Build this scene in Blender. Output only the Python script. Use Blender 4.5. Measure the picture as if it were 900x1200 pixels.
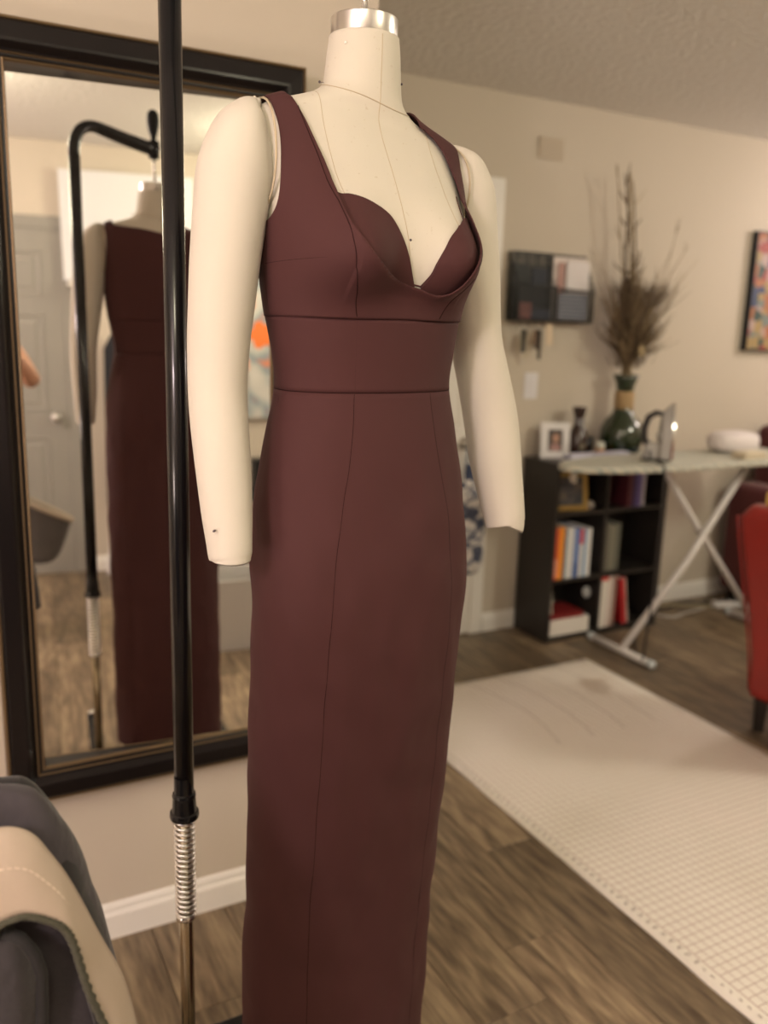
import bpy, bmesh, math, random
from math import sin, cos, pi, radians, sqrt, exp, atan2
from mathutils import Vector, Matrix
from mathutils.bvhtree import BVHTree
random.seed(7)
for o in list(bpy.data.objects): bpy.data.objects.remove(o)
SC = bpy.context.scene
COL = SC.collection

# ------------------------------------------------------------------ camera
CAM_H = 1.42
F_PX, PITCH, ROLL, YAW = 1009.175, 0.213143, 0.030191, 0.492468
fw = Vector((sin(YAW), cos(YAW), 0)); rt = Vector((cos(YAW), -sin(YAW), 0)); up = Vector((0, 0, 1))
f2 = fw*cos(PITCH) - up*sin(PITCH); u2 = up*cos(PITCH) + fw*sin(PITCH)
r3 = rt*cos(ROLL) + u2*sin(ROLL); u3 = u2*cos(ROLL) - rt*sin(ROLL)
cd = bpy.data.cameras.new('camera'); cam = bpy.data.objects.new('camera', cd); COL.objects.link(cam)
m = Matrix((r3, u3, -f2)).transposed().to_4x4(); m.translation = Vector((0, 0, CAM_H)); cam.matrix_world = m
cd.sensor_fit = 'AUTO'; cd.sensor_width = 36.0; cd.lens = F_PX*36/1200; cd.clip_start = 0.05
cd.dof.use_dof = True; cd.dof.focus_distance = 1.07; cd.dof.aperture_fstop = 2.8
SC.camera = cam
# ------------------------------------------------------------------ light
SC.view_settings.view_transform = 'Standard'; SC.view_settings.look = 'None'
SC.view_settings.gamma = 1; SC.view_settings.use_curve_mapping = False
SC.view_settings.exposure = 0.0
w = bpy.data.worlds.new('world'); SC.world = w; w.use_nodes = True
w.node_tree.nodes['Background'].inputs[0].default_value = (1.0, .82, .62, 1)
w.node_tree.nodes['Background'].inputs[1].default_value = 0.05

def area(name, loc, size, power, col, target=None, sy=None, shape='DISK', spread=180):
    ld = bpy.data.lights.new(name, 'AREA'); ld.energy = power; ld.color = col; ld.shape = shape; ld.size = size
    if sy: ld.size_y = sy
    ld.spread = radians(spread)
    o = bpy.data.objects.new(name, ld); COL.objects.link(o); o.location = loc
    if target is not None:
        o.rotation_euler = (Vector(target)-Vector(loc)).to_track_quat('-Z', 'Y').to_euler()
    return o
def point(name, loc, r, power, col):
    ld = bpy.data.lights.new(name, 'POINT'); ld.energy = power; ld.color = col; ld.shadow_soft_size = r
    o = bpy.data.objects.new(name, ld); COL.objects.link(o); o.location = loc
    return o
#LIGHTS
point('lamp_left', (-1.30, -.30, 1.92), .12, 68, (1.0, .82, .84))
point('lamp_low_left', (-1.38, .30, .78), .15, 32, (1.0, .84, .78))
point('ceiling_bulb_rear', (1.45, -.80, 2.18), .15, 26, (1.0, .92, .68))
point('fill_light_mid', (-.22, -.15, 2.27), .12, 22, (1.0, .92, .66))  # added fill with no known fixture, brightens the wall below the mirror
point('ceiling_bulb_far', (3.5, .45, 2.12), .15, 66, (1.0, .93, .76))
point('lamp_far_right', (4.85, 2.45, 2.0), .15, 36, (1.0, .86, .80))
#ENDLIGHTS

# ------------------------------------------------------------------ materials
def nn(t, typ, **kw):
    n = t.nodes.new(typ)
    for k, v in kw.items(): setattr(n, k, v)
    return n
def mat(name, col, rough=.6, metal=0, bump=None, var=None, spec=None, sheen=0, coat=0, emit=None, trans=0, coords='Object', ior=None):
    """bump=(scale, strength, distance[, detail]); var=(scale, amount) mottles the colour."""
    M = bpy.data.materials.new(name); M.use_nodes = True; t = M.node_tree; p = t.nodes['Principled BSDF']
    p.inputs['Base Color'].default_value = (*col, 1); p.inputs['Roughness'].default_value = rough; p.inputs['Metallic'].default_value = metal
    if spec is not None: p.inputs['Specular IOR Level'].default_value = spec
    if sheen: p.inputs['Sheen Weight'].default_value = sheen; p.inputs['Sheen Roughness'].default_value = .4
    if coat: p.inputs['Coat Weight'].default_value = coat; p.inputs['Coat Roughness'].default_value = .1
    if trans: p.inputs['Transmission Weight'].default_value = trans
    if ior: p.inputs['IOR'].default_value = ior
    if emit: p.inputs['Emission Color'].default_value = (*emit[0], 1); p.inputs['Emission Strength'].default_value = emit[1]
    if bump or var: tc = nn(t, 'ShaderNodeTexCoord')
    if bump:
        n = nn(t, 'ShaderNodeTexNoise'); n.inputs['Scale'].default_value = bump[0]; n.inputs['Detail'].default_value = bump[3] if len(bump) > 3 else 3
        b = nn(t, 'ShaderNodeBump'); b.inputs['Strength'].default_value = bump[1]; b.inputs['Distance'].default_value = bump[2]
        t.links.new(tc.outputs[coords], n.inputs['Vector']); t.links.new(n.outputs['Fac'], b.inputs['Height']); t.links.new(b.outputs[0], p.inputs['Normal'])
    if var:
        n = nn(t, 'ShaderNodeTexNoise'); n.inputs['Scale'].default_value = var[0]; n.inputs['Detail'].default_value = 4
        t.links.new(tc.outputs[coords], n.inputs['Vector'])
        mx = nn(t, 'ShaderNodeMix', data_type='RGBA'); a = var[1]
        mx.inputs[6].default_value = (*[c*(1-a) for c in col], 1); mx.inputs[7].default_value = (*[min(1, c*(1+a)) for c in col], 1)
        t.links.new(n.outputs['Fac'], mx.inputs[0]); t.links.new(mx.outputs[2], p.inputs['Base Color'])
    return M
def ramp(t, fac, stops):
    r = nn(t, 'ShaderNodeValToRGB'); e = r.color_ramp.elements
    e[0].position, e[0].color = stops[0][0], (*stops[0][1], 1); e[1].position, e[1].color = stops[-1][0], (*stops[-1][1], 1)
    for pz, c in stops[1:-1]:
        k = e.new(pz); k.color = (*c, 1)
    t.links.new(fac, r.inputs[0]); return r.outputs[0]

# ------------------------------------------------------------------ object helpers
def tag(o, label=None, cat=None, group=None, kind=None):
    if label: o['label'] = label
    if cat: o['category'] = cat
    if group: o['group'] = group
    if kind: o['kind'] = kind
    return o
def thing(name, label, cat, loc=(0, 0, 0), rz=0, group=None):
    o = bpy.data.objects.new(name, None); COL.objects.link(o); o.location = loc; o.rotation_euler = (0, 0, rz); o.empty_display_size = .05
    return tag(o, label, cat, group)
def obj(name, me, M=None, parent=None, smooth=False, loc=None, rot=None):
    """me: bmesh, mesh or (verts, faces). Links ONE mesh object; parent's local space."""
    if isinstance(me, tuple):
        d = bpy.data.meshes.new(name); d.from_pydata([tuple(v) for v in me[0]], [], me[1]); d.update()
    elif isinstance(me, bmesh.types.BMesh):
        d = bpy.data.meshes.new(name); bmesh.ops.recalc_face_normals(me, faces=me.faces) if len(me.faces) else None; me.to_mesh(d); me.free()
    else: d = me
    o = bpy.data.objects.new(name, d); COL.objects.link(o)
    if M is not None:
        for mm in (M if isinstance(M, (list, tuple)) else [M]): d.materials.append(mm)
    if smooth:
        for f in d.polygons: f.use_smooth = True
    if parent: o.parent = parent
    if loc is not None: o.location = loc
    if rot is not None: o.rotation_euler = rot
    return o
def sub(o, n=1):
    s = o.modifiers.new('sub', 'SUBSURF'); s.levels = n; s.render_levels = n; return o
def solid(o, th, off=0):
    s = o.modifiers.new('solid', 'SOLIDIFY'); s.thickness = th; s.offset = off; return o
def bevel(o, w_, seg=2, ang=35):
    b = o.modifiers.new('bev', 'BEVEL'); b.width = w_; b.segments = seg; b.limit_method = 'ANGLE'; b.angle_limit = radians(ang)
    return o
def box(x0, x1, y0, y1, z0, z1, bm=None):
    bm = bm or bmesh.new()
    v = [bm.verts.new(p) for p in ((x0, y0, z0), (x1, y0, z0), (x1, y1, z0), (x0, y1, z0), (x0, y0, z1), (x1, y0, z1), (x1, y1, z1), (x0, y1, z1))]
    for f in ((3, 2, 1, 0), (4, 5, 6, 7), (0, 1, 5, 4), (1, 2, 6, 5), (2, 3, 7, 6), (3, 0, 4, 7)): bm.faces.new([v[i] for i in f])
    return bm
def frame(d):
    d = Vector(d).normalized(); a = Vector((0, 0, 1)) if abs(d.z) < .9 else Vector((1, 0, 0))
    x = d.cross(a).normalized(); return x, d.cross(x).normalized()
def tube(pts, r, n=10, bm=None, cap=True, closed=False):
    bm = bm or bmesh.new(); pts = [Vector(p) for p in pts]; N = len(pts)
    rs = r if isinstance(r, (list, tuple)) else [r]*N
    rings = []; px = None
    for i, p in enumerate(pts):
        if closed: d = pts[(i+1) % N]-pts[i-1]
        else: d = pts[min(i+1, N-1)]-pts[max(i-1, 0)]
        if d.length < 1e-9: d = Vector((0, 0, 1))
        d.normalize()
        if px is None: px, _ = frame(d)
        px = (px - d*px.dot(d)).normalized(); py = d.cross(px)
        rings.append([bm.verts.new(p+(px*cos(2*pi*k/n)+py*sin(2*pi*k/n))*rs[i]) for k in range(n)])
    for i in range(N if closed else N-1):
        a, b = rings[i], rings[(i+1) % N]
        for k in range(n): bm.faces.new((a[k], a[(k+1) % n], b[(k+1) % n], b[k]))
    if cap and not closed:
        bm.faces.new(rings[0][::-1]); bm.faces.new(rings[-1])
    return bm
def lathe(prof, n=32, bm=None, c=(0, 0, 0), cap=True):
    bm = bm or bmesh.new(); rings = []
    for r, z in prof: rings.append([bm.verts.new((c[0]+r*cos(2*pi*k/n), c[1]+r*sin(2*pi*k/n), c[2]+z)) for k in range(n)])
    for a, b in zip(rings, rings[1:]):
        for k in range(n): bm.faces.new((a[k], a[(k+1) % n], b[(k+1) % n], b[k]))
    if cap: bm.faces.new(rings[0][::-1]); bm.faces.new(rings[-1])
    return bm
def grid(rows, closed_u=False, bm=None):
    """rows of 3D points -> quads."""
    bm = bm or bmesh.new(); V = [[bm.verts.new(p) for p in r] for r in rows]
    for a, b in zip(V, V[1:]):
        n = len(a)
        for k in range(n if closed_u else n-1): bm.faces.new((a[k], a[(k+1) % n], b[(k+1) % n], b[k]))
    return bm, V
def catmull(pts, n):
    """Catmull-Rom through tuples of any dimension."""
    P = [tuple(p) for p in pts]; out = []
    for i in range(len(P)-1):
        p0 = P[max(i-1, 0)]; p1 = P[i]; p2 = P[i+1]; p3 = P[min(i+2, len(P)-1)]
        for k in range(n):
            t = k/n
            out.append(tuple(.5*((2*b)+(-a+c)*t+(2*a-5*b+4*c-d)*t*t+(-a+3*b-3*c+d)*t**3) for a, b, c, d in zip(p0, p1, p2, p3)))
    out.append(P[-1]); return out
def interp(tab, z):
    if z <= tab[0][0]: return tab[0][1:]
    if z >= tab[-1][0]: return tab[-1][1:]
    for i in range(len(tab)-1):
        if tab[i][0] <= z <= tab[i+1][0]:
            p1, p2 = tab[i], tab[i+1]; p0 = tab[max(i-1, 0)]; p3 = tab[min(i+2, len(tab)-1)]
            h = p2[0]-p1[0]; t = (z-p1[0])/h; r = []
            for j in range(1, len(p1)):
                m1 = (p2[j]-p0[j])/max(p2[0]-p0[0], 1e-6)*h; m2 = (p3[j]-p1[j])/max(p3[0]-p1[0], 1e-6)*h
                lim = 3*abs(p2[j]-p1[j]); m1 = max(-lim, min(lim, m1)); m2 = max(-lim, min(lim, m2))
                r.append((2*t**3-3*t*t+1)*p1[j]+(t**3-2*t*t+t)*m1+(-2*t**3+3*t*t)*p2[j]+(t**3-t*t)*m2)
            return r
def copy_tree(o, parent=None):
    c = o.copy(); COL.objects.link(c); c.parent = parent
    for ch in o.children: copy_tree(ch, c)
    return c
# ------------------------------------------------------------------ dress form body (local: a = form's left, b = forward, z = height)
FX, FY, PHI = 0.587, 1.196, radians(4)
def W(a, b, z):
    z = z-.0125*math.tanh(a/.05)*max(0, min(1, (z-1.62)/.08))*max(0, min(1, (1.80-z)/.04))
    return Vector((FX+a*cos(PHI)+b*sin(PHI), FY+a*sin(PHI)-b*cos(PHI), z))
# z, half width, front depth, back depth, centre offset
BODY = [(1.00, .165, .100, .100, .026), (1.10, .163, .100, .108, .027), (1.20, .153, .094, .098, .025), (1.27, .140, .086, .090, .0245), (1.331, .134, .083, .087, .0235),
        (1.38, .138, .086, .086, .023), (1.433, .147, .092, .090, .020), (1.48, .152, .098, .093, .016), (1.53, .155, .102, .096, .012),
        (1.58, .157, .096, .098, .008), (1.62, .160, .084, .096, .003), (1.655, .163, .070, .088, -.003), (1.678, .165, .060, .078, -.006),
        (1.694, .158, .053, .068, -.006), (1.704, .136, .050, .060, -.005), (1.713, .108, .049, .056, -.003), (1.721, .085, .049, .053, -.001),
        (1.732, .067, .049, .051, 0), (1.744, .0595, .049, .050, 0), (1.765, .056, .0495, .050, 0), (1.79, .0535, .050, .050, 0), (1.815, .0500, .0495, .0495, 0)]
def bust(a, z):
    s = 0
    for k in (-1, 1):
        da = (a-k*.085)/.057; dz = (z-1.512)/(.062 if z > 1.512 else .045)
        s += .058*exp(-(da*da+dz*dz)*.9)
    return s
def body_pt(t, z, off=0.0, ex=.88):
    w_, fd, kd, c = interp(BODY, z); ex = ex+(1-ex)*max(0, min(1, (z-1.70)/.04))
    w_ += off; fd += off; kd += off
    ct, st = cos(t), sin(t)
    a = w_*math.copysign(abs(ct)**ex, ct); b = (fd if st > 0 else kd)*math.copysign(abs(st)**ex, st)+c
    if st > 0: b += bust(a, z)*min(1, st*2.5)
    return a, b
def ring_angles(n):
    return [2*pi*k/n for k in range(n)]
bz = [1.0+i*.02 for i in range(16)]+[1.32+i*.01 for i in range(12)]+[1.44+i*.006 for i in range(40)]+[1.68+i*.004 for i in range(34)]
bz = [z for z in bz if z < 1.815]+[1.815]
bm_body, Vb = grid([[W(*body_pt(t, z), z) for t in ring_angles(144)] for z in bz], closed_u=True)
bm_body.faces.new(Vb[0][::-1]); bm_body.faces.new(Vb[-1])
BVH = BVHTree.FromBMesh(bm_body)
# ---- materials of form and gown
M_canvas = mat('canvas', (.58, .54, .455), .85, bump=(900, .25, .0006, 2), var=(14, .05), sheen=.15)
def canvas_spots(M):
    t = M.node_tree; p = t.nodes['Principled BSDF']; src = p.inputs['Base Color'].links[0].from_socket
    tc = nn(t, 'ShaderNodeTexCoord'); n = nn(t, 'ShaderNodeTexNoise'); n.inputs['Scale'].default_value = 150; n.inputs['Detail'].default_value = 5
    t.links.new(tc.outputs['Object'], n.inputs['Vector'])
    f = ramp(t, n.outputs['Fac'], [(.66, (0, 0, 0)), (.74, (.45, .45, .45))])
    mx = nn(t, 'ShaderNodeMix', data_type='RGBA'); mx.inputs[7].default_value = (.42, .35, .24, 1)
    t.links.new(f, mx.inputs[0]); t.links.new(src, mx.inputs[6]); t.links.new(mx.outputs[2], p.inputs['Base Color'])
canvas_spots(M_canvas)
M_canvas_arm = mat('canvas_arm', (.59, .545, .465), .85, bump=(900, .25, .0006, 2), var=(9, .05), sheen=.15)
M_seam_c = mat('canvas_seam', (.47, .39, .27), .9)
M_gown = mat('gown_fabric', (.062, .0215, .0215), .80, bump=(1400, .35, .0005, 2), var=(5, .10), sheen=.05, spec=.25)
M_gown.node_tree.nodes['Principled BSDF'].inputs['Sheen Tint'].default_value = (.75, .45, .42, 1)
def add_folds(M, scale, strength, dist):
    t = M.node_tree; p = t.nodes['Principled BSDF']; b0 = p.inputs['Normal'].links[0].from_node
    tc = nn(t, 'ShaderNodeTexCoord'); mp = nn(t, 'ShaderNodeMapping'); mp.inputs['Scale'].default_value = (1, 1, .55)
    n = nn(t, 'ShaderNodeTexNoise'); n.inputs['Scale'].default_value = scale; n.inputs['Detail'].default_value = 2; n.inputs['Distortion'].default_value = .7
    b = nn(t, 'ShaderNodeBump'); b.inputs['Strength'].default_value = strength; b.inputs['Distance'].default_value = dist
    t.links.new(tc.outputs['Object'], mp.inputs[0]); t.links.new(mp.outputs[0], n.inputs['Vector']); t.links.new(n.outputs['Fac'], b.inputs['Height']); t.links.new(b.outputs[0], b0.inputs['Normal'])
#
add_folds(M_gown, 11, .30, .010)
M_spring = mat('spring_steel', (.93, .93, .93), .30, 1)
M_gseam = mat('gown_seam', (.024, .009, .009), .9, spec=.1)
M_lining = mat('gown_lining', (.78, .70, .62), .8)
M_steel = mat('brushed_steel', (.72, .70, .67), .28, 1, bump=(300, .05, .0003, 2))
M_chrome = mat('chrome', (.86, .86, .86), .14, 1)
M_brass = mat('aged_chrome', (.48, .42, .30), .22, 1)
M_black = mat('black_enamel', (.006, .006, .007), .22, coat=.2, spec=.35)
M_blackm = mat('black_matte', (.009, .009, .010), .55, spec=.3)
M_pin = mat('pin_head', (.08, .06, .07), .3)
M_pinw = mat('pin_head_white', (.9, .88, .84), .3)

KF = .90
CC = Vector((0, 0, CAM_H))
GX, GY = FX*KF, FY*KF
def K(v): return CC+(Vector(v)-CC)*KF
def Kinv(v): return CC+(Vector(v)-CC)/KF
form = thing('dress_form', 'cream canvas dress form with arms, on a black arched pole stand', 'mannequin', (GX, GY, 0))
OFF = Vector((GX, GY, 0))
def fobj(name, bm, M, parent=None, smooth=True):
    if isinstance(bm, bmesh.types.BMesh):
        for v in bm.verts: v.co = K(v.co)-OFF
    return obj(name, bm, M, parent or form, smooth)
def robj(name, bm, M, parent=None, smooth=True):
    for v in bm.verts: v.co -= OFF
    return obj(name, bm, M, parent or form, smooth)
body_copy = bm_body.copy()
torso = fobj('torso', body_copy, M_canvas)
def on_body(a, z, off=.0006, side=1, bvh=None):
    h = (bvh or BVH).ray_cast(W(a, side*.6, z), (W(a, 0, z)-W(a, side*.6, z)).normalized())
    if h[0] is None: return None
    n = h[1]; n = n if n.dot(W(0, side, 0)-W(0, 0, 0)) > 0 else -n
    return h[0]+n*off
def seam_line(pts, r, M, parent, off=.0004, side=1, bvh=None, name='seam', n=24, label=None):
    P = [on_body(a, z, off, side, bvh) for a, z in catmull(pts, n)]
    P = [p for p in P if p is not None]
    o = fobj(name, tube(P, r, 6), M, parent)
    if label: o['label'] = label
    return o
# canvas seams: centre front, neck base, shoulder plates
seam_line([(0, 1.81), (.0, 1.77), (0, 1.726), (.001, 1.66), (.002, 1.58), (.004, 1.50)], .0006, M_seam_c, torso, 0.0)
P = []
for k in range(49):
    t = 2*pi*k/48; z = 1.734-.012*max(0, sin(t))+.004*max(0, -sin(t))
    a, b = body_pt(t, z, .0004); P.append(W(a, b, z))
fobj('seam', tube(P, .0007, 6), M_seam_c, torso)
for s in (-1, 1):
    seam_line([(s*.085, 1.735), (s*.088, 1.68), (s*.086, 1.60), (s*.082, 1.55)], .0005, M_seam_c, torso, 0.0)
# steel neck cap, hanger rod
cap = fobj('neck_cap', lathe([(.0468, 1.8135), (.0475, 1.815), (.0475, 1.8385)], 72, c=(FX, FY, 0), cap=False), M_steel)
fobj('cap_plate', lathe([(.0475, 1.8385), (.0468, 1.8396), (.012, 1.8400), (.0105, 1.845), (.006, 1.846)], 72, c=(FX, FY, 0)), M_steel, cap, smooth=False)
fobj('hanger_rod', tube([(FX, FY, 1.84), (FX, FY, 1.935)], .0046, 16), M_chrome)
# pins
for k, (p, M) in enumerate(((W(-.066, .0, 1.737), M_pin), (W(-.042, .026, 1.7945), M_pinw), (W(.043, .027, 1.765), M_pin))):
    bm = bmesh.new(); bmesh.ops.create_icosphere(bm, subdivisions=2, radius=.0019, matrix=Matrix.Translation(p+(p-W(0, 0, p.z)).normalized()*.004)); 
    tube([p-(p-W(0, 0, p.z)).normalized()*.003, p+(p-W(0, 0, p.z)).normalized()*.004], .0004, 6, bm); fobj('pin', bm, M, torso)
pp = on_body(.006, 1.535, .001); bm = bmesh.new(); bmesh.ops.create_icosphere(bm, subdivisions=2, radius=.0019, matrix=Matrix.Translation(pp)); fobj('pin', bm, M_pin, torso)
# ---- arms: rings along the arm (a, b, z, r_lateral, r_forward)
def arm_mesh(path, n=40):
    P = catmull(path, 8); rows = []
    for i, (a, b, z, ra, rb) in enumerate(P):
        p0 = P[max(i-1, 0)]; p1 = P[min(i+1, len(P)-1)]
        d = (W(*p1[:3])-W(*p0[:3])).normalized()
        x = (W(1, 0, 0)-W(0, 0, 0)); x = (x-d*x.dot(d)).normalized(); y = d.cross(x)
        c = W(a, b, z); rows.append([c+x*ra*cos(2*pi*k/n)+y*rb*sin(2*pi*k/n) for k in range(n)])
    bm, V = grid(rows, closed_u=True); bm.faces.new(V[0][::-1]); bm.faces.new(V[-1]); return bm
AL = [(-.158, -.002, 1.690, .002, .002), (-.165, -.003, 1.692, .012, .018), (-.175, -.004, 1.683, .024, .034), (-.186, -.004, 1.660, .039, .046), (-.194, -.003, 1.620, .051, .053), (-.203, 0, 1.565, .050, .051), (-.212, .002, 1.50, .0475, .049),
      (-.219, .005, 1.44, .045, .046), (-.2255, .010, 1.39, .0425, .044), (-.231, .018, 1.33, .040, .042), (-.2325, .028, 1.28, .0395, .041), (-.2325, .043, 1.21, .0375, .039),
      (-.2335, .055, 1.158, .0345, .037), (-.2345, .064, 1.125, .0315, .034), (-.2350, .0685, 1.106, .0300, .032), (-.2350, .070, 1.100, .0285, .0305), (-.2350, .0702, 1.099, .027, .029)]
AR = [(.150, -.002, 1.690, .002, .002), (.157, -.003, 1.694, .012, .018), (.168, -.004, 1.686, .024, .034), (.180, -.004, 1.664, .039, .046), (.188, -.003, 1.622, .050, .053), (.196, 0, 1.565, .0495, .051), (.207, .002, 1.50, .0475, .049),
      (.214, .005, 1.44, .0445, .046), (.220, .010, 1.395, .042, .044), (.233, .020, 1.33, .0435, .044), (.243, .030, 1.27, .045, .045), (.246, .043, 1.21, .0435, .043),
      (.250, .055, 1.160, .039, .039), (.2525, .064, 1.125, .035, .036), (.2535, .0685, 1.106, .033, .034), (.254, .070, 1.100, .0315, .0325), (.254, .0702, 1.099, .030, .031)]
for A in (AL, AR):
    o = fobj('arm', arm_mesh(A), M_canvas_arm)
    o['label'] = 'stuffed canvas arm, ' + ('on the form\'s right side, beside the mirror' if A is AL else 'on the form\'s left side, toward the shelves')
    # seam edging where the arm plate meets the shoulder
    s = -1 if A is AL else 1; n = 32; P = []
    for k in range(n):
        t = k/n*2*pi; q_ = A[4]; c_ = .5*(1+cos(t))
        P.append(W(s*(.1615-.004*c_), -.004+.056*sin(t), 1.632+.070*cos(t)))
    fobj('arm_plate', tube(P, .0016, 8, closed=True), M_seam_c, o)
fobj('pin', tube([W(-.262, .083, 1.145), W(-.2655, .087, 1.145)], .0016, 8), M_pin, torso)

# ---- gown shells: clip a dense body grid with signed distances to outlines in the (a, z) plane
def sdist(poly, x, y):
    d = 1e9; ins = False; n = len(poly)
    for i in range(n):
        x1, y1 = poly[i]; x2, y2 = poly[(i+1) % n]
        ex, ey = x2-x1, y2-y1; L = ex*ex+ey*ey
        t = 0 if L == 0 else max(0, min(1, ((x-x1)*ex+(y-y1)*ey)/L))
        dx, dy = x-x1-ex*t, y-y1-ey*t; q = dx*dx+dy*dy
        if q < d: d = q
        if (y1 > y) != (y2 > y) and x < ex*(y-y1)/ey+x1: ins = not ins
    return sqrt(d)*(1 if ins else -1)
def clip_grid(pts, g, closed, keep_edge=None):
    """pts[i][j], g[i][j]; keeps g>=0, cutting edges at the zero crossing."""
    bm = bmesh.new(); vc = {}; ec = {}
    R, N = len(pts), len(pts[0])
    def vert(i, j):
        if (i, j) not in vc: vc[(i, j)] = bm.verts.new(pts[i][j])
        return vc[(i, j)]
    def cut(a, b):
        k = (a, b) if a < b else (b, a)
        if k not in ec:
            ga, gb = g[k[0][0]][k[0][1]], g[k[1][0]][k[1][1]]; t = min(.98, max(.02, ga/(ga-gb)))
            ec[k] = bm.verts.new(Vector(pts[k[0][0]][k[0][1]]).lerp(Vector(pts[k[1][0]][k[1][1]]), t))
        return ec[k]
    for i in range(R-1):
        for j in range(N if closed else N-1):
            q = [(i, j), (i, (j+1) % N), (i+1, (j+1) % N), (i+1, j)]
            s = [g[a][b] >= 0 for a, b in q]
            if not any(s): continue
            out = []
            for k in range(4):
                if s[k]: out.append(vert(*q[k]))
                if s[k] != s[(k+1) % 4]: out.append(cut(q[k], q[(k+1) % 4]))
            if len(out) >= 3:
                try: bm.faces.new(out)
                except ValueError: pass
    return bm
def shell(z0, z1, dz, n, off, front, back, offf=None, t0=0, t1=2*pi):
    closed = abs(t1-t0-2*pi) < 1e-6
    T = [t0+(t1-t0)*k/(n if closed else n-1) for k in range(n)]
    Z = [z0+(z1-z0)*i/round((z1-z0)/dz) for i in range(round((z1-z0)/dz)+1)]
    base = [[W(*body_pt(t, z), z) for t in T] for z in Z]
    G = []; P = []
    for i, z in enumerate(Z):
        gr = []; pr = []
        for j, t in enumerate(T):
            a, b = body_pt(t, z); poly = front if sin(t) >= -1e-6 else back
            gr.append(sdist(poly, a, z) if poly else -1)
            jn, jp = ((j+1) % n, (j-1) % n) if closed else (min(j+1, n-1), max(j-1, 0))
            du = base[i][jn]-base[i][jp]; dv = base[min(i+1, len(Z)-1)][j]-base[max(i-1, 0)][j]
            nrm = dv.cross(du); nrm = nrm.normalized() if nrm.length > 1e-12 else Vector((0, 0, 1))
            o_ = off if offf is None else offf(a, z, t)
            pr.append(base[i][j]+nrm*o_)
        G.append(gr); P.append(pr)
    return clip_grid(P, G, closed)
U_L = [(-.130, 1.78), (-.130, 1.707), (-.125, 1.697), (-.1135, 1.673), (-.102, 1.637), (-.0975, 1.615), (-.0965, 1.590), (-.0962, 1.563), (-.0945, 1.544), (-.088, 1.527), (-.077, 1.511), (-.0565, 1.4975), (-.0345, 1.4885), (-.0148, 1.482), (.0045, 1.4778)]
U_R = [(.023, 1.4752), (.038, 1.4718), (.048, 1.4705), (.059, 1.4735), (.066, 1.478), (.073, 1.487), (.080, 1.499), (.086, 1.510), (.094, 1.523), (.103, 1.545), (.112, 1.575), (.118, 1.607), (.116, 1.642), (.110, 1.672), (.103, 1.686), (.094, 1.697), (.080, 1.7065), (.068, 1.715), (.064, 1.78)]
A_R = [(.145, 1.78), (.148, 1.71), (.147, 1.66), (.148, 1.62), (.150, 1.580), (.155, 1.552), (.162, 1.542), (.175, 1.539), (.20, 1.539)]
A_L = [(-.20, 1.539), (-.175, 1.539), (-.162, 1.541), (-.156, 1.551), (-.1495, 1.579), (-.146, 1.6185), (-.1445, 1.661), (-.152, 1.703), (-.164, 1.78)]
low = [(.20, 1.40), (-.20, 1.40)]
def dense(c, n=8): return catmull(c, n)
front_poly = dense(U_L+U_R) + dense(A_R) + low + dense(A_L)
back_top = [(-.130, 1.78), (-.129, 1.702), (-.11, 1.690), (-.05, 1.686), (0, 1.685), (.045, 1.687), (.062, 1.692), (.067, 1.715), (.064, 1.78)]
back_poly = dense(back_top, 4) + dense(A_R) + low + dense(A_L)
gown = thing('evening_gown', 'long dark plum sleeveless gown with a sweetheart neckline, hanging on the dress form', 'dress', (GX, GY, 0))
def gobj(name, bm, M, parent=None, smooth=True):
    for v in bm.verts: v.co = K(v.co)-OFF
    return obj(name, bm, M, parent or gown, smooth)
U_ALL = catmull(U_L[1:]+U_R[:-1], 4)
def udist(a, z):
    return sqrt(min((a-x)**2+(z-y)**2 for x, y in U_ALL))
def out_off(a, z, t):
    # outer layer lifts a little where it bridges the cups under the neckline
    lift = .0035*exp(-((z-1.485)/.02)**2)*(1 if abs(a) < .09 and sin(t) > 0 else 0)
    e = 0
    if sin(t) > 0 and abs(a) < .125 and z < 1.60:
        d_ = udist(a, z); e = .0055*exp(-(d_/.010)**2)*min(1, (1.60-z)/.03)
    return .0068+lift+e
bod = gobj('bodice', shell(1.4298, 1.7516, .0032, 380, 0, front_poly, back_poly, out_off), M_gown)
solid(bod, .0018, 0)
# cups: inner layer behind the neckline
cup_l = [(-.106, 1.600), (-.0936, 1.586), (-.082, 1.5855), (-.072, 1.584), (-.0595, 1.5805), (-.0465, 1.575), (-.034, 1.5685), (-.024, 1.5605), (-.014, 1.5445), (-.003, 1.521), (.007, 1.496), (.0165, 1.474)]
cl_poly = dense(cup_l) + [(.0165, 1.44), (-.125, 1.44), (-.125, 1.60)]
cup_r = [(.0265, 1.474), (.036, 1.490), (.040, 1.506), (.048, 1.523), (.0615, 1.5425), (.085, 1.560), (.105, 1.571), (.120, 1.575)]
cr_poly = dense(cup_r) + [(.14, 1.575), (.14, 1.44), (.0265, 1.44)]
for pl, s in ((cl_poly, 'cup'), (cr_poly, 'cup')):
    o = gobj('cup', shell(1.45, 1.61, .0028, 260, .0032, pl, None, None, 0, pi), M_gown); solid(o, .0022, 0)
UE = U_L[5:]+U_R[:-7]
seam_line(UE, .0013, M_gown, gown, .0128, name='neckline_edge', n=12)
for e in (cup_l[1:], cup_r[:-2]):
    seam_line([(x, z-.0008) for x, z in e], .0016, M_gown, gown, .0038, name='cup_edge')
for e in (cup_l[1:], cup_r[:-3]):
    seam_line(e, .0011, M_lining, gown, .0012, name='lining_edge', label='pale lining edge along the cup')
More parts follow.
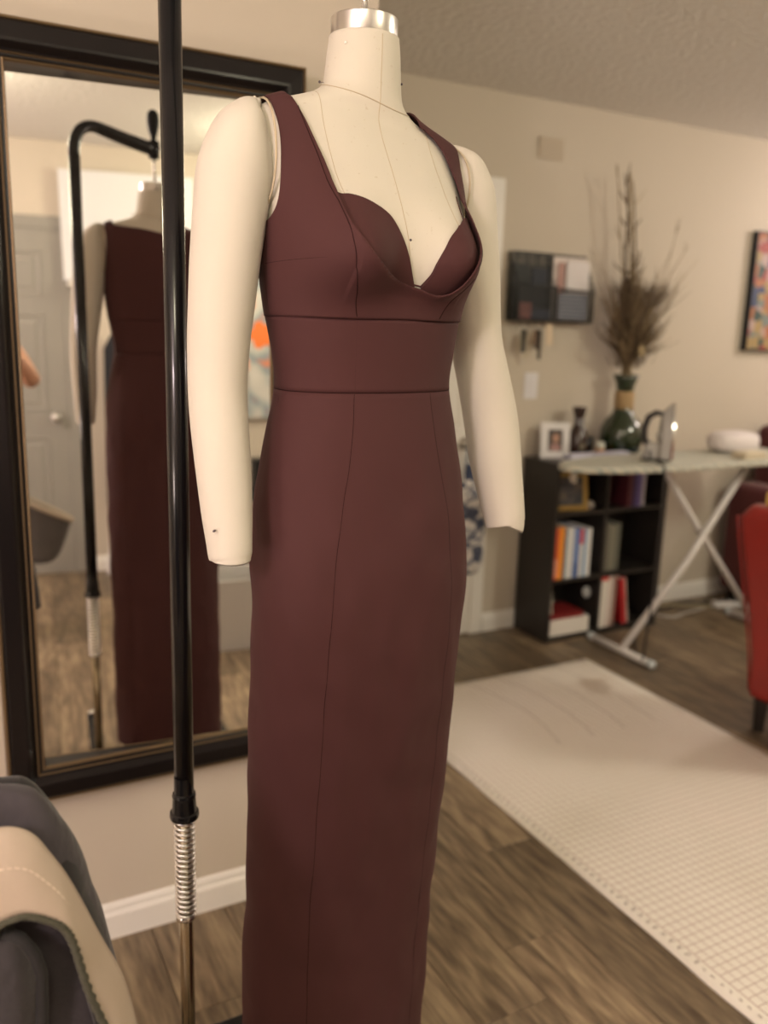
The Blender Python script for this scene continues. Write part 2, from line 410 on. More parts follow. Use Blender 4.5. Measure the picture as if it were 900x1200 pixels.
# waistband and skirt: own sections fitted to the gown
SK = [(.17, .1755, .100, .110, -.022), (.356, .1753, .100, .110, -.0152), (.526, .1747, .100, .110, -.0045), (.687, .1753, .105, .110, .009), (.842, .1751, .110, .110, .0202),
      (.989, .1776, .115, .115, .0279), (1.061, .1778, .115, .120, .0277), (1.131, .1731, .110, .125, .027), (1.185, .1673, .105, .120, .0255), (1.266, .1513, .095, .105, .0256),
      (1.331, .1390, .088, .092, .0235), (1.377, .1437, .090, .090, .0235), (1.4335, .1530, .098, .0965, .020)]
HEM = .032
SK.insert(0, (HEM, .1750, .100, .112, -.028))
from mathutils import noise as NZ
SEAMS_T = []
def sk_pt(t, z, off=0, wr=True, ex=.88):
    w_, fd, kd, c = interp(SK, z); w_ += off; fd += off; kd += off
    ct, st = cos(t), sin(t)
    a = w_*math.copysign(abs(ct)**ex, ct); b = (fd if st > 0 else kd)*math.copysign(abs(st)**ex, st)+c
    if wr:
        amp = .0026*min(1, max(0, (1.30-z)/.15)); q = NZ.noise(Vector((a*9, b*9, z*3.2)))*amp*1.6+NZ.noise(Vector((a*22+z*9, b*18, z*10-a*14)))*amp*1.5
        a += cos(t)*q; b += sin(t)*q
    return a, b
def sk_strip(z0, z1, dz, n, off, t0=0, t1=2*pi, closed=True):
    Z = [z0+(z1-z0)*i/round((z1-z0)/dz) for i in range(round((z1-z0)/dz)+1)]
    T = [t0+(t1-t0)*k/(n if closed else n-1) for k in range(n)]
    return grid([[W(*sk_pt(t, z, off), z) for t in T] for z in Z], closed_u=closed)[0]
o = gobj('waistband', sk_strip(1.3272, 1.4286, .006, 200, .0002), M_gown); solid(o, .0012, 0)
o = gobj('skirt', sk_strip(HEM, 1.3258, .008, 240, 0), M_gown); solid(o, .0012, 0)
BVS = BVHTree.FromBMesh(sk_strip(HEM, 1.434, .008, 240, 0))
def ring_seam(z, r, off, dz=0):
    P = [W(*sk_pt(2*pi*k/120, z, off), z) for k in range(120)]
    return gobj('seam', tube(P, r, 6, closed=True), M_gseam)
ring_seam(1.3265, .0010, -.0006); ring_seam(1.4292, .0010, .0002)
BVB = BVHTree.FromObject(bod, bpy.context.evaluated_depsgraph_get())
def gseam(pts, layer, side=1, r=.0009, off=-.0002):
    P = []
    for a, z in catmull(pts, 16):
        if layer == 's': p = on_body(a, z, off, side, BVS)
        else:
            o0 = K(W(a, side*.6, z))-OFF; h = BVB.ray_cast(o0, (W(a, 0, z)-W(a, side*.6, z)).normalized()); p = Kinv(h[0]+OFF) if h[0] else None
        if p is not None: P.append(p)
    if len(P) > 2: return gobj('seam', tube(P, r, 6), M_gseam)
for s in (-1, 1):
    # princess seams: skirt, waistband, bodice; darts; side seams
    gseam([(s*.0640, 1.325), (s*.0680, 1.281), (s*.0755, 1.228), (s*.095, 1.114), (s*.106, .963), (s*.108, .766), (s*.1075, .597), (s*.106, .298), (s*.105, HEM+.01)], 's')
    gseam([(s*.0660, 1.428), (s*.064, 1.38), (s*.0630, 1.329)], 's', r=.0009, off=.0006)
    gseam(([(s*.1265, 1.700), (s*.122, 1.687), (s*.1075, 1.627)] if s < 0 else [(s*.1275, 1.60)])+[(s*(.1045 if s < 0 else .120), 1.559), (s*(.103 if s < 0 else .113), 1.539), (s*(.101 if s < 0 else .107), 1.521), (s*.093, 1.485), (s*.079, 1.459), (s*.0685, 1.431)], 'b', r=.0007)
    P = []
    for i in range(60):
        t = (.02+i*.02); t = pi-t if s < 0 else t; z = 1.4985+.008*min(1, i/50); a, b = body_pt(t, z)
        if abs(a) < .117: break
        n_ = (W(cos(t), sin(t), 0)-W(0, 0, 0)).normalized(); P.append(W(a, b, z)+n_*.0071)
    gobj('dart', tube(P, .0009, 6), M_gseam)
    gseam([(s*.110, 1.325), (s*.12, 1.10), (s*.12, .7), (s*.12, HEM+.01)], 's', side=-1)
for k in (0, 1):
    P = []
    for i in range(80):
        z = HEM+.01+(1.32-HEM-.01)*i/79; a, b = sk_pt(pi*k, z, -.0002); P.append(W(a, b, z))
    gobj('seam', tube(P, .0009, 6), M_gseam)
gobj('seam', tube([W(0, -1*0, 0)+Vector(p) for p in [tuple(on_body(0, 1.66-.02*i, .0076, -1)) for i in range(12)]], .0008, 6), M_gseam)

for k in (0, 1):
    P = []
    for i in range(30):
        z = 1.432+.105*i/29; a, b = body_pt(pi*k, z); P.append(W(a+(.0072 if k == 0 else -.0072), b, z))
    gobj('seam', tube(P, .0008, 6), M_gseam)
# ---- arched hanging stand (parts of the form)
PX, PY = .3137, 1.2043
RQ = .88/.85
def zq(z): return 1.42+(z-1.42)*RQ
def lq(prof): return [(r*RQ, zq(z)) for r, z in prof]
pole = robj('pole', tube([(PX-.003, PY, zq(.731)), (PX-.002, PY, 1.2), (PX, PY, 1.835)], .0148, 28), M_black)
AD = (Vector((GX, GY, 0))-Vector((PX, PY, 0))).normalized(); AL_ = (Vector((GX, GY, 0))-Vector((PX, PY, 0))).length
def st(d, z): return Vector((PX, PY, 0))+AD*d+Vector((0, 0, z))
arcp = [(0, 1.83), (0, 1.845), (.005, 1.870), (.018, 1.893), (.038, 1.907), (.062, 1.912), (.09, 1.909), (AL_*.6, 1.900), (AL_-.016, 1.890)]
robj('arched_arm', tube([st(*p) for p in catmull(arcp, 6)], [.0148]*30+[.0148+.0035*(i/18) for i in range(19)], 24), M_black)
robj('arm_socket', lathe([(.012, -.026), (.015, -.024), (.017, .0), (.016, .019), (.011, .022)], 24, c=(GX, GY, 1.890)), M_black)
robj('knob', lathe([(.006, 0), (.008, .010), (.012, .020), (.0165, .040), (.0175, .055), (.015, .070), (.009, .078), (.003, .080)], 20, c=(GX, GY, 1.912)), M_blackm)
robj('thumb_screw', tube([(GX-.04, GY, 1.892), (GX+.04, GY, 1.892)], .005, 12), M_chrome)
robj('collar', lathe(lq([(.0143, .757), (.0148, .731), (.0168, .7295), (.0177, .7255), (.0170, .722), (.0177, .7085), (.0185, .7005), (.0212, .699), (.0220, .694), (.0211, .6895), (.017, .688)]), 64, c=(PX-.0035, PY, 0)), M_black, smooth=False)
P = [(PX-.004+.0142*cos(2*pi*t), PY+.0142*sin(2*pi*t), zq(.690)-.0090*t) for t in [k/18 for k in range(18*19)]]
robj('spring', tube(P, .0027, 8), M_spring)
robj('inner_tube', tube([(PX-.004, PY, .70), (PX-.0045, PY, .11)], .0111, 28), M_brass)
robj('spring_stop', lathe(lq([(.011, .517), (.015, .518), (.0155, .522), (.015, .526), (.011, .527)]), 32, c=(PX-.0045, PY, 0)), M_chrome)
BYC, BZT = 1.345, .118
o = robj('base_bar', box(.16, .80, BYC-.018, BYC+.018, BZT-.026, BZT), M_black, smooth=False); bevel(o, .004)
for x in (PX-.0045, .70):
    o = robj('base_leg', box(x-.017, x+.017, .74, BYC+.018, BZT-.030, BZT-.004), M_black, smooth=False); bevel(o, .004)
robj('pole_foot', lathe([(.020, BZT-.004), (.022, BZT), (.018, BZT+.03), (.012, BZT+.034)], 24, c=(PX-.0045, PY, 0)), M_black)
for x, y in ((.18, BYC), (.78, BYC), (PX-.0045, .76), (.70, .76)):
    c = robj('caster', tube([(x-.012, y, .030), (x+.012, y, .030)], .030, 24), M_blackm)
    robj('caster_fork', box(x-.016, x+.016, y-.008, y+.008, .032, BZT-.028), M_black, c, smooth=False)
    robj('caster_bolt', lathe([(.010, BZT-.001), (.010, BZT+.006), (.004, BZT+.010)], 12, c=(x, y, 0)), M_chrome, c)

# ------------------------------------------------------------------ the setting
YW1, YW2, XC, ZC = 1.843, 3.236, .938, 2.395
XL, XR, YR = -1.6, 5.4, -1.58
M_wall = mat('wall_paint', (.56, .495, .405), .7, bump=(120, .12, .002, 3))
M_ceil = mat('ceiling_texture', (.72, .69, .64), .9, bump=(38, .8, .012, 6))
M_trim = mat('white_trim', (.80, .77, .72), .4)
M_door2 = mat('grey_door', (.27, .255, .225), .5)
M_door = mat('white_door', (.76, .73, .68), .45)
def wood_mat():
    M = bpy.data.materials.new('laminate_plank'); M.use_nodes = True; t = M.node_tree; p = t.nodes['Principled BSDF']
    tc = nn(t, 'ShaderNodeTexCoord'); oi = nn(t, 'ShaderNodeObjectInfo'); geo = nn(t, 'ShaderNodeNewGeometry')
    mul = nn(t, 'ShaderNodeVectorMath', operation='MULTIPLY'); mul.inputs[1].default_value = (1, .13, 1)
    t.links.new(geo.outputs['Position'], mul.inputs[0])
    cmb = nn(t, 'ShaderNodeCombineXYZ'); sc = nn(t, 'ShaderNodeMath', operation='MULTIPLY'); sc.inputs[1].default_value = 37
    t.links.new(oi.outputs['Random'], sc.inputs[0]); t.links.new(sc.outputs[0], cmb.inputs[2]); t.links.new(sc.outputs[0], cmb.inputs[0])
    add = nn(t, 'ShaderNodeVectorMath', operation='ADD'); t.links.new(mul.outputs[0], add.inputs[0]); t.links.new(cmb.outputs[0], add.inputs[1])
    n1 = nn(t, 'ShaderNodeTexNoise'); n1.inputs['Scale'].default_value = 9; n1.inputs['Detail'].default_value = 3; n1.inputs['Distortion'].default_value = .6
    n2 = nn(t, 'ShaderNodeTexNoise'); n2.inputs['Scale'].default_value = 70; n2.inputs['Detail'].default_value = 6
    t.links.new(add.outputs[0], n1.inputs['Vector']); t.links.new(add.outputs[0], n2.inputs['Vector'])
    # rings: fold the low noise into bands
    m1 = nn(t, 'ShaderNodeMath', operation='MULTIPLY'); m1.inputs[1].default_value = 30; t.links.new(n1.outputs['Fac'], m1.inputs[0])
    m2 = nn(t, 'ShaderNodeMath', operation='SINE'); t.links.new(m1.outputs[0], m2.inputs[0])
    m3 = nn(t, 'ShaderNodeMath', operation='MULTIPLY_ADD'); m3.inputs[1].default_value = .10; m3.inputs[2].default_value = 0; t.links.new(m2.outputs[0], m3.inputs[0])
    m4 = nn(t, 'ShaderNodeMath', operation='ADD'); t.links.new(m3.outputs[0], m4.inputs[0]); t.links.new(n2.outputs['Fac'], m4.inputs[1])
    c = ramp(t, m4.outputs[0], [(.22, (.085, .058, .035)), (.5, (.190, .137, .086)), (.8, (.33, .25, .155))])
    hv = nn(t, 'ShaderNodeHueSaturation'); t.links.new(c, hv.inputs['Color'])
    mr = nn(t, 'ShaderNodeMapRange'); mr.inputs[3].default_value = .68; mr.inputs[4].default_value = 1.3; t.links.new(oi.outputs['Random'], mr.inputs[0]); t.links.new(mr.outputs[0], hv.inputs['Value'])
    t.links.new(hv.outputs[0], p.inputs['Base Color']); p.inputs['Roughness'].default_value = .42
    b = nn(t, 'ShaderNodeBump'); b.inputs['Strength'].default_value = .15; b.inputs['Distance'].default_value = .001; t.links.new(m4.outputs[0], b.inputs['Height']); t.links.new(b.outputs[0], p.inputs['Normal'])
    return M
M_plank = wood_mat(); M_gap = mat('plank_gap', (.03, .02, .014), .9)
floor = obj('floor', box(XL, XR, YR-.02, YW2, -.05, -.0075), M_gap); tag(floor, kind='structure')
PWD, PLN, GAP = .180, 1.26, .0016
meshes = {}
k = 0
x = 1.105-PWD*15
rp = random.Random(3)
while x < XR:
    ph = rp.random()*PLN
    ci = round((x-1.105)/PWD)
    if ci == -1: ph = (1.235-YR) % PLN
    if ci == 0: ph = (1.40-YR) % PLN
    y = YR-PLN+ph
    while y < YW2:
        x0, x1 = max(XL, x), min(XR, x+PWD); y0, y1 = max(YR, y), min(YW2, y+PLN)
        if x1-x0 > .02 and y1-y0 > .01 and not (x1 < XC and y0 > YW1+.1):
            if x1 < XC+.1: y1 = min(y1, YW1+.1)
            key = (round(x1-x0, 4), round(y1-y0, 4))
            if key not in meshes:
                bm = box(GAP/2, x1-x0-GAP/2, GAP/2, y1-y0-GAP/2, -.0075, 0)
                bmesh.ops.bevel(bm, geom=[e for e in bm.edges if all(v.co.z > -.001 for v in e.verts)], offset=.0008, segments=1, affect='EDGES')
                d = bpy.data.meshes.new('plank'); bm.to_mesh(d); bm.free(); d.materials.append(M_plank); meshes[key] = d
            o = bpy.data.objects.new('plank', meshes[key]); COL.objects.link(o); o.parent = floor; o.location = (x0, y0, 0); k += 1
        y += PLN
    x += PWD
def st_box(name, *a, M=M_wall, bv=0, parent=None):
    o = obj(name, box(*a), M, parent)
    if not parent: o['kind'] = 'structure'
    if bv: bevel(o, bv)
    return o
st_box('wall_left', XL, XC, YW1, YW1+.11, 0, ZC)
st_box('wall_corner', XC-.11, XC, YW1+.11, YW2, 0, ZC)
st_box('wall_back', XC-.11, XR, YW2, YW2+.12, 0, ZC)
st_box('wall_right', XR, XR+.12, YR, YW2+.12, 0, ZC)
st_box('wall_front', XL, XR, YR-.14, YR, 0, ZC)
st_box('wall_side', XL-.12, XL, YR-.14, YW1+.11, 0, ZC)
st_box('ceiling', XL-.12, XR+.12, YR-.14, YW2+.12, ZC, ZC+.1, M=M_ceil)
def skirt_board(name, p0, p1, nrm, h=.088, d=.014, M=M_trim):
    p0, p1, nrm = Vector((*p0, 0)), Vector((*p1, 0)), Vector((*nrm, 0))
    prof = [(0, 0), (d, 0), (d, h*.68), (d*.8, h*.74), (d*.62, h*.78), (d*.55, h*.9), (d*.3, h*.97), (0, h)]
    V = [p+nrm*a+Vector((0, 0, b)) for p in (p0, p1) for a, b in prof]; n = len(prof)
    F = [(i, (i+1) % n, n+(i+1) % n, n+i) for i in range(n)]+[tuple(range(n))[::-1], tuple(range(n, 2*n))]
    bm = bmesh.new(); vv = [bm.verts.new(v) for v in V]; [bm.faces.new([vv[i] for i in f]) for f in F]
    o = obj(name, bm, M); o['kind'] = 'structure'; return o
DX0, DX1 = 1.50, 2.205      # door leaf on the back wall; casing outside
skirt_board('baseboard_left', (XL, YW1), (XC, YW1), (0, -1))
skirt_board('baseboard_back', (2.28, YW2), (XR, YW2), (0, -1))
skirt_board('baseboard_corner', (XC, YW1), (XC, YW2), (1, 0))
skirt_board('baseboard_right', (XR, YR), (XR, YW2), (-1, 0))
def door(name, x0, x1, ywall, s, ztop, knob_x, hand):
    """six panel door in a casing; s=-1 faces -y, s=+1 faces +y"""
    d = obj(name, box(x0, x1, min(ywall, ywall+s*.012), max(ywall, ywall+s*.012), .008, ztop), M_door); d['kind'] = 'structure'
    MD = M_door2 if name == 'door_2' else M_door
    d.data.materials[0] = MD
    wd = x1-x0; st_ = .11*wd/.75; pw = (wd-3*st_)/2
    rows = [(.24, .84), (1.0, 1.55), (1.66, 1.90)]
    for r0, r1 in rows:
        for c in (0, 1):
            a = x0+st_+c*(pw+st_); y0 = ywall+s*.012
            bm = bmesh.new(); k_ = ztop/2.03
            def rr(i, yy): return [bm.verts.new((xx, yy, zz)) for xx, zz in ((a+i, r0*k_+i), (a+pw-i, r0*k_+i), (a+pw-i, r1*k_-i), (a+i, r1*k_-i))]
            R = [rr(0, y0), rr(.004, y0+s*.006), rr(.012, y0+s*.004), rr(.018, y0-s*.0005), rr(.03, y0-s*.0), rr(.045, y0+s*.005)]
            for q, w_ in zip(R, R[1:]):
                for i in range(4): bm.faces.new((q[i], q[(i+1) % 4], w_[(i+1) % 4], w_[i]))
            bm.faces.new(R[-1]); obj('door_panel', bm, MD, d)
    cs = .066
    for (a0, a1, b0, b1) in ((x0-cs, x0+.002, 0, ztop+cs), (x1-.002, x1+cs, 0, ztop+cs), (x0, x1, ztop, ztop+cs)):
        o = obj('casing', box(a0, a1, min(ywall, ywall+s*.020), max(ywall, ywall+s*.020), b0, b1), MD if name == 'door_2' else M_trim, d); bevel(o, .004)
    kb = tube([(knob_x, ywall+s*.012, .915), (knob_x, ywall+s*.016, .915), (knob_x, ywall+s*.018, .915), (knob_x, ywall+s*.042, .915), (knob_x, ywall+s*.052, .915), (knob_x, ywall+s*.066, .915), (knob_x, ywall+s*.074, .915)], [.030, .030, .011, .011, .024, .026, .014], 24)
    obj('door_knob', kb, M_steel, d, smooth=True)
    return d
door('door_1', DX0, DX1, YW2, -1, 1.985, 2.128, 1)
door('door_2', -.40, .345, YR, 1, 1.94, .275, 1)
skirt_board('baseboard_front', (.415, YR), (XR, YR), (0, 1))
skirt_board('baseboard_side', (XL, YR), (XL, YW1), (1, 0))
# ------------------------------------------------------------------ wall mirror
MIR_Y = 1.790
mir = thing('wall_mirror', 'large wall mirror in a wide black frame with thin gold edging, behind the dress form', 'mirror', (.421, MIR_Y, 1.173))
M_frame = mat('frame_black', (.008, .006, .006), .30, coat=.08, spec=.3, bump=(200, .1, .0005))
M_gold = mat('frame_gold', (.17, .115, .06), .45, .7)
M_glass = mat('mirror_glass', (.93, .92, .88), .0, 1)
HWm, HHm, BK = .325, .761, -.0515
def frame_ring(prof, M, name):
    """prof: (inset from outer edge, height toward the room) swept around the rectangle, closed profile"""
    bm = bmesh.new(); R = []
    for (sx, sz) in ((-1, -1), (1, -1), (1, 1), (-1, 1)):
        R.append([bm.verts.new((sx*(HWm-i), -h, sz*(HHm-i))) for i, h in prof])
    n = len(prof)
    for k in range(4):
        for j in range(n): bm.faces.new((R[k][j], R[k][(j+1) % n], R[(k+1) % 4][(j+1) % n], R[(k+1) % 4][j]))
    return obj(name, bm, M, mir)
frame_ring([(0, BK), (0, .004), (.002, .007), (.0050, .0075), (.007, .004), (.007, BK)], M_gold, 'outer_gilding')
frame_ring([(.007, BK), (.007, .006), (.012, .010), (.038, .013), (.043, .0125), (.046, .009), (.053, -.001), (.058, -.003), (.058, BK)], M_frame, 'frame_moulding')
frame_ring([(.058, BK), (.058, -.0005), (.060, .001), (.0615, -.0005), (.0615, BK)], M_gold, 'inner_gilding')
frame_ring([(.0615, BK), (.0615, -.002), (.065, -.002), (.068, -.004), (.068, BK)], M_frame, 'inner_moulding')
frame_ring([(.068, -.012), (.068, -.003), (.0705, -.002), (.073, -.007), (.073, -.012)], M_gold, 'glass_bead')
frame_ring([(.0682, BK), (.0682, -.0125), (.0728, -.0125), (.0728, BK)], M_frame, 'rebate')
# the glass sits slightly askew in its deep rebate
gl = obj('mirror_glass', box(-(HWm-.060), HWm-.060, 0, .003, -(HHm-.060), HHm-.060), M_glass, mir, loc=(0, .0235, 0), rot=(-radians(.5), 0, radians(-3.2)))
# ------------------------------------------------------------------ cutting mat on the floor
def mat_mat():
    M = bpy.data.materials.new('cutting_mat'); M.use_nodes = True; t = M.node_tree; p = t.nodes['Principled BSDF']; p.inputs['Roughness'].default_value = .55
    tc = nn(t, 'ShaderNodeTexCoord'); sep = nn(t, 'ShaderNodeSeparateXYZ'); t.links.new(tc.outputs['Object'], sep.inputs[0])
    def M_(op, a, b=None, c=None):
        n = nn(t, 'ShaderNodeMath', operation=op)
        for i, v in enumerate((a, b, c)):
            if v is None: continue
            if isinstance(v, (int, float)): n.inputs[i].default_value = v
            else: t.links.new(v, n.inputs[i])
        return n.outputs[0]
    def lines(ax, pitch, wd):
        f = M_('FRACT', M_('MULTIPLY', ax, 1/pitch)); d = M_('ABSOLUTE', M_('SUBTRACT', f, .5)); return M_('GREATER_THAN', d, .5-wd/pitch/2)
    X, Y = sep.outputs[0], sep.outputs[1]
    g = M_('MAXIMUM', lines(X, .0254, .0021), lines(Y, .0254, .0021))
    ax, ay = M_('ABSOLUTE', X), M_('ABSOLUTE', Y)
    inside = M_('MULTIPLY', M_('LESS_THAN', ax, .482), M_('LESS_THAN', ay, .905))
    g = M_('MULTIPLY', g, inside)
    bx = M_('MULTIPLY', M_('GREATER_THAN', ax, .482), M_('LESS_THAN', ax, .4845)); by = M_('MULTIPLY', M_('GREATER_THAN', ay, .905), M_('LESS_THAN', ay, .9075))
    g = M_('MAXIMUM', g, M_('MAXIMUM', bx, by))
    n = nn(t, 'ShaderNodeTexNoise'); n.inputs['Scale'].default_value = 2.2; n.inputs['Detail'].default_value = 5; t.links.new(tc.outputs['Object'], n.inputs['Vector'])
    base = ramp(t, n.outputs['Fac'], [(.3, (.78, .73, .65)), (.55, (.84, .79, .72)), (.75, (.88, .81, .75))])
    # coffee-brown stain near the far end
    vd = nn(t, 'ShaderNodeVectorMath', operation='DISTANCE'); vd.inputs[1].default_value = (.36, .70, .003)
    nd = nn(t, 'ShaderNodeTexNoise'); nd.inputs['Scale'].default_value = 9; t.links.new(tc.outputs['Object'], nd.inputs['Vector'])
    t.links.new(tc.outputs['Object'], vd.inputs[0])
    dd = M_('ADD', vd.outputs['Value'], M_('MULTIPLY', M_('SUBTRACT', nd.outputs['Fac'], .5), .16))
    s = nn(t, 'ShaderNodeMapRange'); s.inputs[1].default_value = .035; s.inputs[2].default_value = .085; s.inputs[3].default_value = .55; s.inputs[4].default_value = 0; t.links.new(dd, s.inputs[0])
    mx = nn(t, 'ShaderNodeMix', data_type='RGBA'); mx.inputs[7].default_value = (.28, .19, .10, 1); t.links.new(s.outputs[0], mx.inputs[0]); t.links.new(base, mx.inputs[6])
    # curved scuffs
    wv = nn(t, 'ShaderNodeVectorMath', operation='DISTANCE'); wv.inputs[1].default_value = (-.75, .62, 0); t.links.new(tc.outputs['Object'], wv.inputs[0])
    r_ = M_('ADD', wv.outputs['Value'], M_('MULTIPLY', nd.outputs['Fac'], .03)); fr = M_('FRACT', M_('MULTIPLY', r_, 7.0)); sc = M_('LESS_THAN', fr, .07)
    sc = M_('MULTIPLY', M_('MULTIPLY', sc, M_('GREATER_THAN', Y, .35)), M_('MULTIPLY', M_('GREATER_THAN', wv.outputs['Value'], .6), .35))
    m2 = nn(t, 'ShaderNodeMix', data_type='RGBA'); m2.inputs[7].default_value = (.36, .30, .26, 1); t.links.new(sc, m2.inputs[0]); t.links.new(mx.outputs[2], m2.inputs[6])
    m3 = nn(t, 'ShaderNodeMix', data_type='RGBA'); m3.inputs[7].default_value = (.36, .22, .19, 1); t.links.new(M_('MULTIPLY', g, .85), m3.inputs[0]); t.links.new(m2.outputs[2], m3.inputs[6])
    t.links.new(m3.outputs[2], p.inputs['Base Color']); return M
M_mat = mat_mat()
mrows = []
MX0, MX1, MY0, MY1 = 1.452, 2.506, .86, 2.738
for i in range(61):
    y = -.939+1.878*i/60; r = []
    for j in range(31):
        xx = -.527+1.054*j/30
        e = .006*NZ.noise(Vector((0, y*5, 0))) if j in (0,) else 0
        zz = .0030+.0012*max(0, NZ.noise(Vector((xx*3, y*4, 1))))+(.0035*max(0, NZ.noise(Vector((3, y*6, 0)))) if j == 0 else 0)
        r.append((xx+e, y, zz))
    mrows.append(r)
cm = obj('cutting_mat', grid(mrows)[0], M_mat, smooth=True, loc=((MX0+MX1)/2, (MY0+MY1)/2, 0)); solid(cm, .0030, 0)
tag(cm, 'large cream cutting mat with a printed inch grid, lying flat on the wood floor', 'cutting mat')
# printed measure figures along the edge, one joined part
M_ink = mat('mat_print', (.22, .15, .13), .7)
bm = bmesh.new()
rm = random.Random(5)
for k in range(70):
    y = -.89+.0254*k
    for q in range(2 if k > 9 else 1):
        x0 = -.5055+q*.0072; h = .0075
        for seg in rm.sample([(0, 0, .0045, .0016), (0, .003, .0045, .0046), (0, .006, .0045, .0075), (0, 0, .0014, .0040), (.0032, .0035, .0046, .0075)], 3):
            v = [bm.verts.new((x0+a*1.35, y+b*1.35, .0064)) for a, b in ((seg[0], seg[1]), (seg[2], seg[1]), (seg[2], seg[3]), (seg[0], seg[3]))]; bm.faces.new(v)
o = obj('edge_numerals', bm, M_ink, cm); o['kind'] = 'stuff'

# ------------------------------------------------------------------ bookcase
M_bc = mat('bookcase_black', (.022, .018, .016), .45, bump=(90, .1, .0005))
BX0, BX1, BY0, BY1, BZ = 2.462, 3.145, 2.965, 3.215, .842
bc = thing('bookcase', 'low black two-column bookcase standing against the back wall', 'bookcase', ((BX0+BX1)/2, (BY0+BY1)/2, 0))
bo = Vector(((BX0+BX1)/2, (BY0+BY1)/2, 0))
def part(name, parent, off, M, *a, bv=0):
    bm = box(*a)
    for v in bm.verts: v.co -= off
    o = obj(name, bm, M, parent)
    if bv: bevel(o, bv)
    return o
part('side_panel', bc, bo, M_bc, BX0, BX0+.016, BY0, BY1, 0, BZ-.018, bv=.001)
part('side_panel', bc, bo, M_bc, BX1-.03, BX1, BY0, BY1, 0, BZ-.018, bv=.001)
part('divider', bc, bo, M_bc, 2.762, 2.778, BY0+.004, BY1-.006, .03, BZ-.018)
part('top_panel', bc, bo, M_bc, BX0-.002, BX1+.002, BY0-.003, BY1, BZ-.018, BZ, bv=.001)
part('back_panel', bc, bo, M_bc, BX0+.016, BX1-.03, BY1-.006, BY1, .0, BZ-.018)
part('kick_board', bc, bo, M_bc, BX0+.016, BX1-.03, BY0+.012, BY0+.022, 0, .014)
for x0, x1, zz in ((BX0+.016, 2.762, (.012, .285, .598)), (2.778, BX1-.03, (.012, .285, .598))):
    for z in zz: part('shelf', bc, bo, M_bc, x0, x1, BY0+.004, BY1-.006, z, z+.016)
def book(x0, x1, y0, d, z0, h, cover, label, group=None, tilt=0, lay=False, pages=(.78, .74, .66), cat='book', Mcol2=None):
    """standing book, spine to the room (-y); lay=True lies flat"""
    M = mat('cover', cover, .5); Mp = mat('pages', pages, .8); t_ = .002
    r = thing('book', label, cat, (x0, y0, z0), 0, group)
    w_ = x1-x0
    if lay:
        obj('page_block', box(.003, w_-.002, .004, d-.004, t_, h-t_), Mp, r)
        bm = box(0, w_, 0, d, 0, t_); box(0, w_, 0, d, h-t_, h, bm); box(0, w_, 0, t_, t_, h-t_, bm); o = obj('cover', bm, M, r)
    else:
        obj('page_block', box(t_, w_-t_, t_, d-.004, .003, h-.004), Mp, r)
        bm = box(0, t_, 0, d, 0, h); box(w_-t_, w_, 0, d, 0, h, bm); box(t_, w_-t_, 0, t_, 0, h, bm); o = obj('cover', bm, M, r)
        if Mcol2: obj('title_band', box(.001, w_-.001, -.0006, 0, h*Mcol2[1], h*Mcol2[2]), mat('band', Mcol2[0], .5), r)
        r.rotation_euler = (0, tilt, 0)
    return r
zsh = .3012; yb = BY0+.012; grp = 'books standing on the middle shelf'
x = 2.481
for wd_, h, c, lab, b2 in ((.026, .243, (.62, .09, .035), 'red-orange book at the left end of the middle shelf row', ((.75, .30, .22), .05, .40)), (.030, .246, (.85, .30, .03), 'bright orange book second from the left in the middle row', None),
        (.014, .236, (.03, .13, .20), 'thin teal-blue book between the orange and the white book', None), (.022, .240, (.72, .72, .70), 'wide white book in the middle of the shelf row', None), (.020, .242, (.62, .64, .66), 'pale grey-white book left of the blue one', None),
        (.030, .236, (.13, .22, .50), 'medium blue book on the middle shelf', ((.05, .12, .36), 0, .3)), (.022, .232, (.70, .68, .66), 'white book with a red top on its spine', ((.62, .03, .03), .68, .99)),
        (.018, .226, (.25, .42, .62), 'light blue book near the right end of the row', None), (.026, .228, (.74, .74, .74), 'white book at the right end of the middle shelf row', None)):
    book(x, x+wd_-.001, yb, .175, zsh, h, c, lab, grp, Mcol2=b2); x += wd_+.0012
x = 2.784
for wd_, h, c, lab, b2 in ((.046, .252, (.74, .70, .64), 'thick cream book with a red top on the right bottom shelf', ((.65, .05, .04), .93, 1.0)), (.026, .250, (.70, .60, .55), 'pale pinkish book beside the thick cream one, bottom shelf', None), (.022, .256, (.36, .22, .19), 'brownish worn book right of the pinkish one, bottom shelf', None)):
    book(x, x+wd_-.001, yb, .19, .0284, h, c, lab, 'books on the right bottom shelf', Mcol2=b2); x += wd_+.001
book(2.935, 2.965, yb, .19, .0284, .235, (.48, .02, .025), 'dark red book leaning against its neighbours, bottom shelf', 'books on the right bottom shelf', tilt=-.16+.0)
book(2.968, 2.984, yb+.01, .18, .0284, .232, (.66, .58, .50), 'cream book leaning behind the red one, bottom shelf', 'books on the right bottom shelf', tilt=-.17)
book(2.486, 2.716, yb-.006, .17, .0284, .075, (.74, .70, .64), 'thick white book lying flat on the left bottom shelf', 'books lying on the left bottom shelf', lay=True)
book(2.492, 2.690, yb+.004, .16, .1038, .022, (.20, .015, .015), 'dark red book lying on top of the white one', 'books lying on the left bottom shelf', lay=True, pages=(.3, .05, .05))
x = 2.782
for k, (wd_, h, c) in enumerate(((.03, .225, (.20, .20, .15)), (.028, .235, (.16, .15, .12)), (.034, .222, (.23, .22, .17)), (.028, .23, (.14, .14, .11)))):
    book(x, x+wd_-.001, yb+.03, .17, zsh, h, c, ('olive grey', 'dark taupe', 'greyish khaki', 'dark olive')[k]+' binder-like book on the right middle shelf', 'grey books on the right middle shelf'); x += wd_+.001
x = 2.90
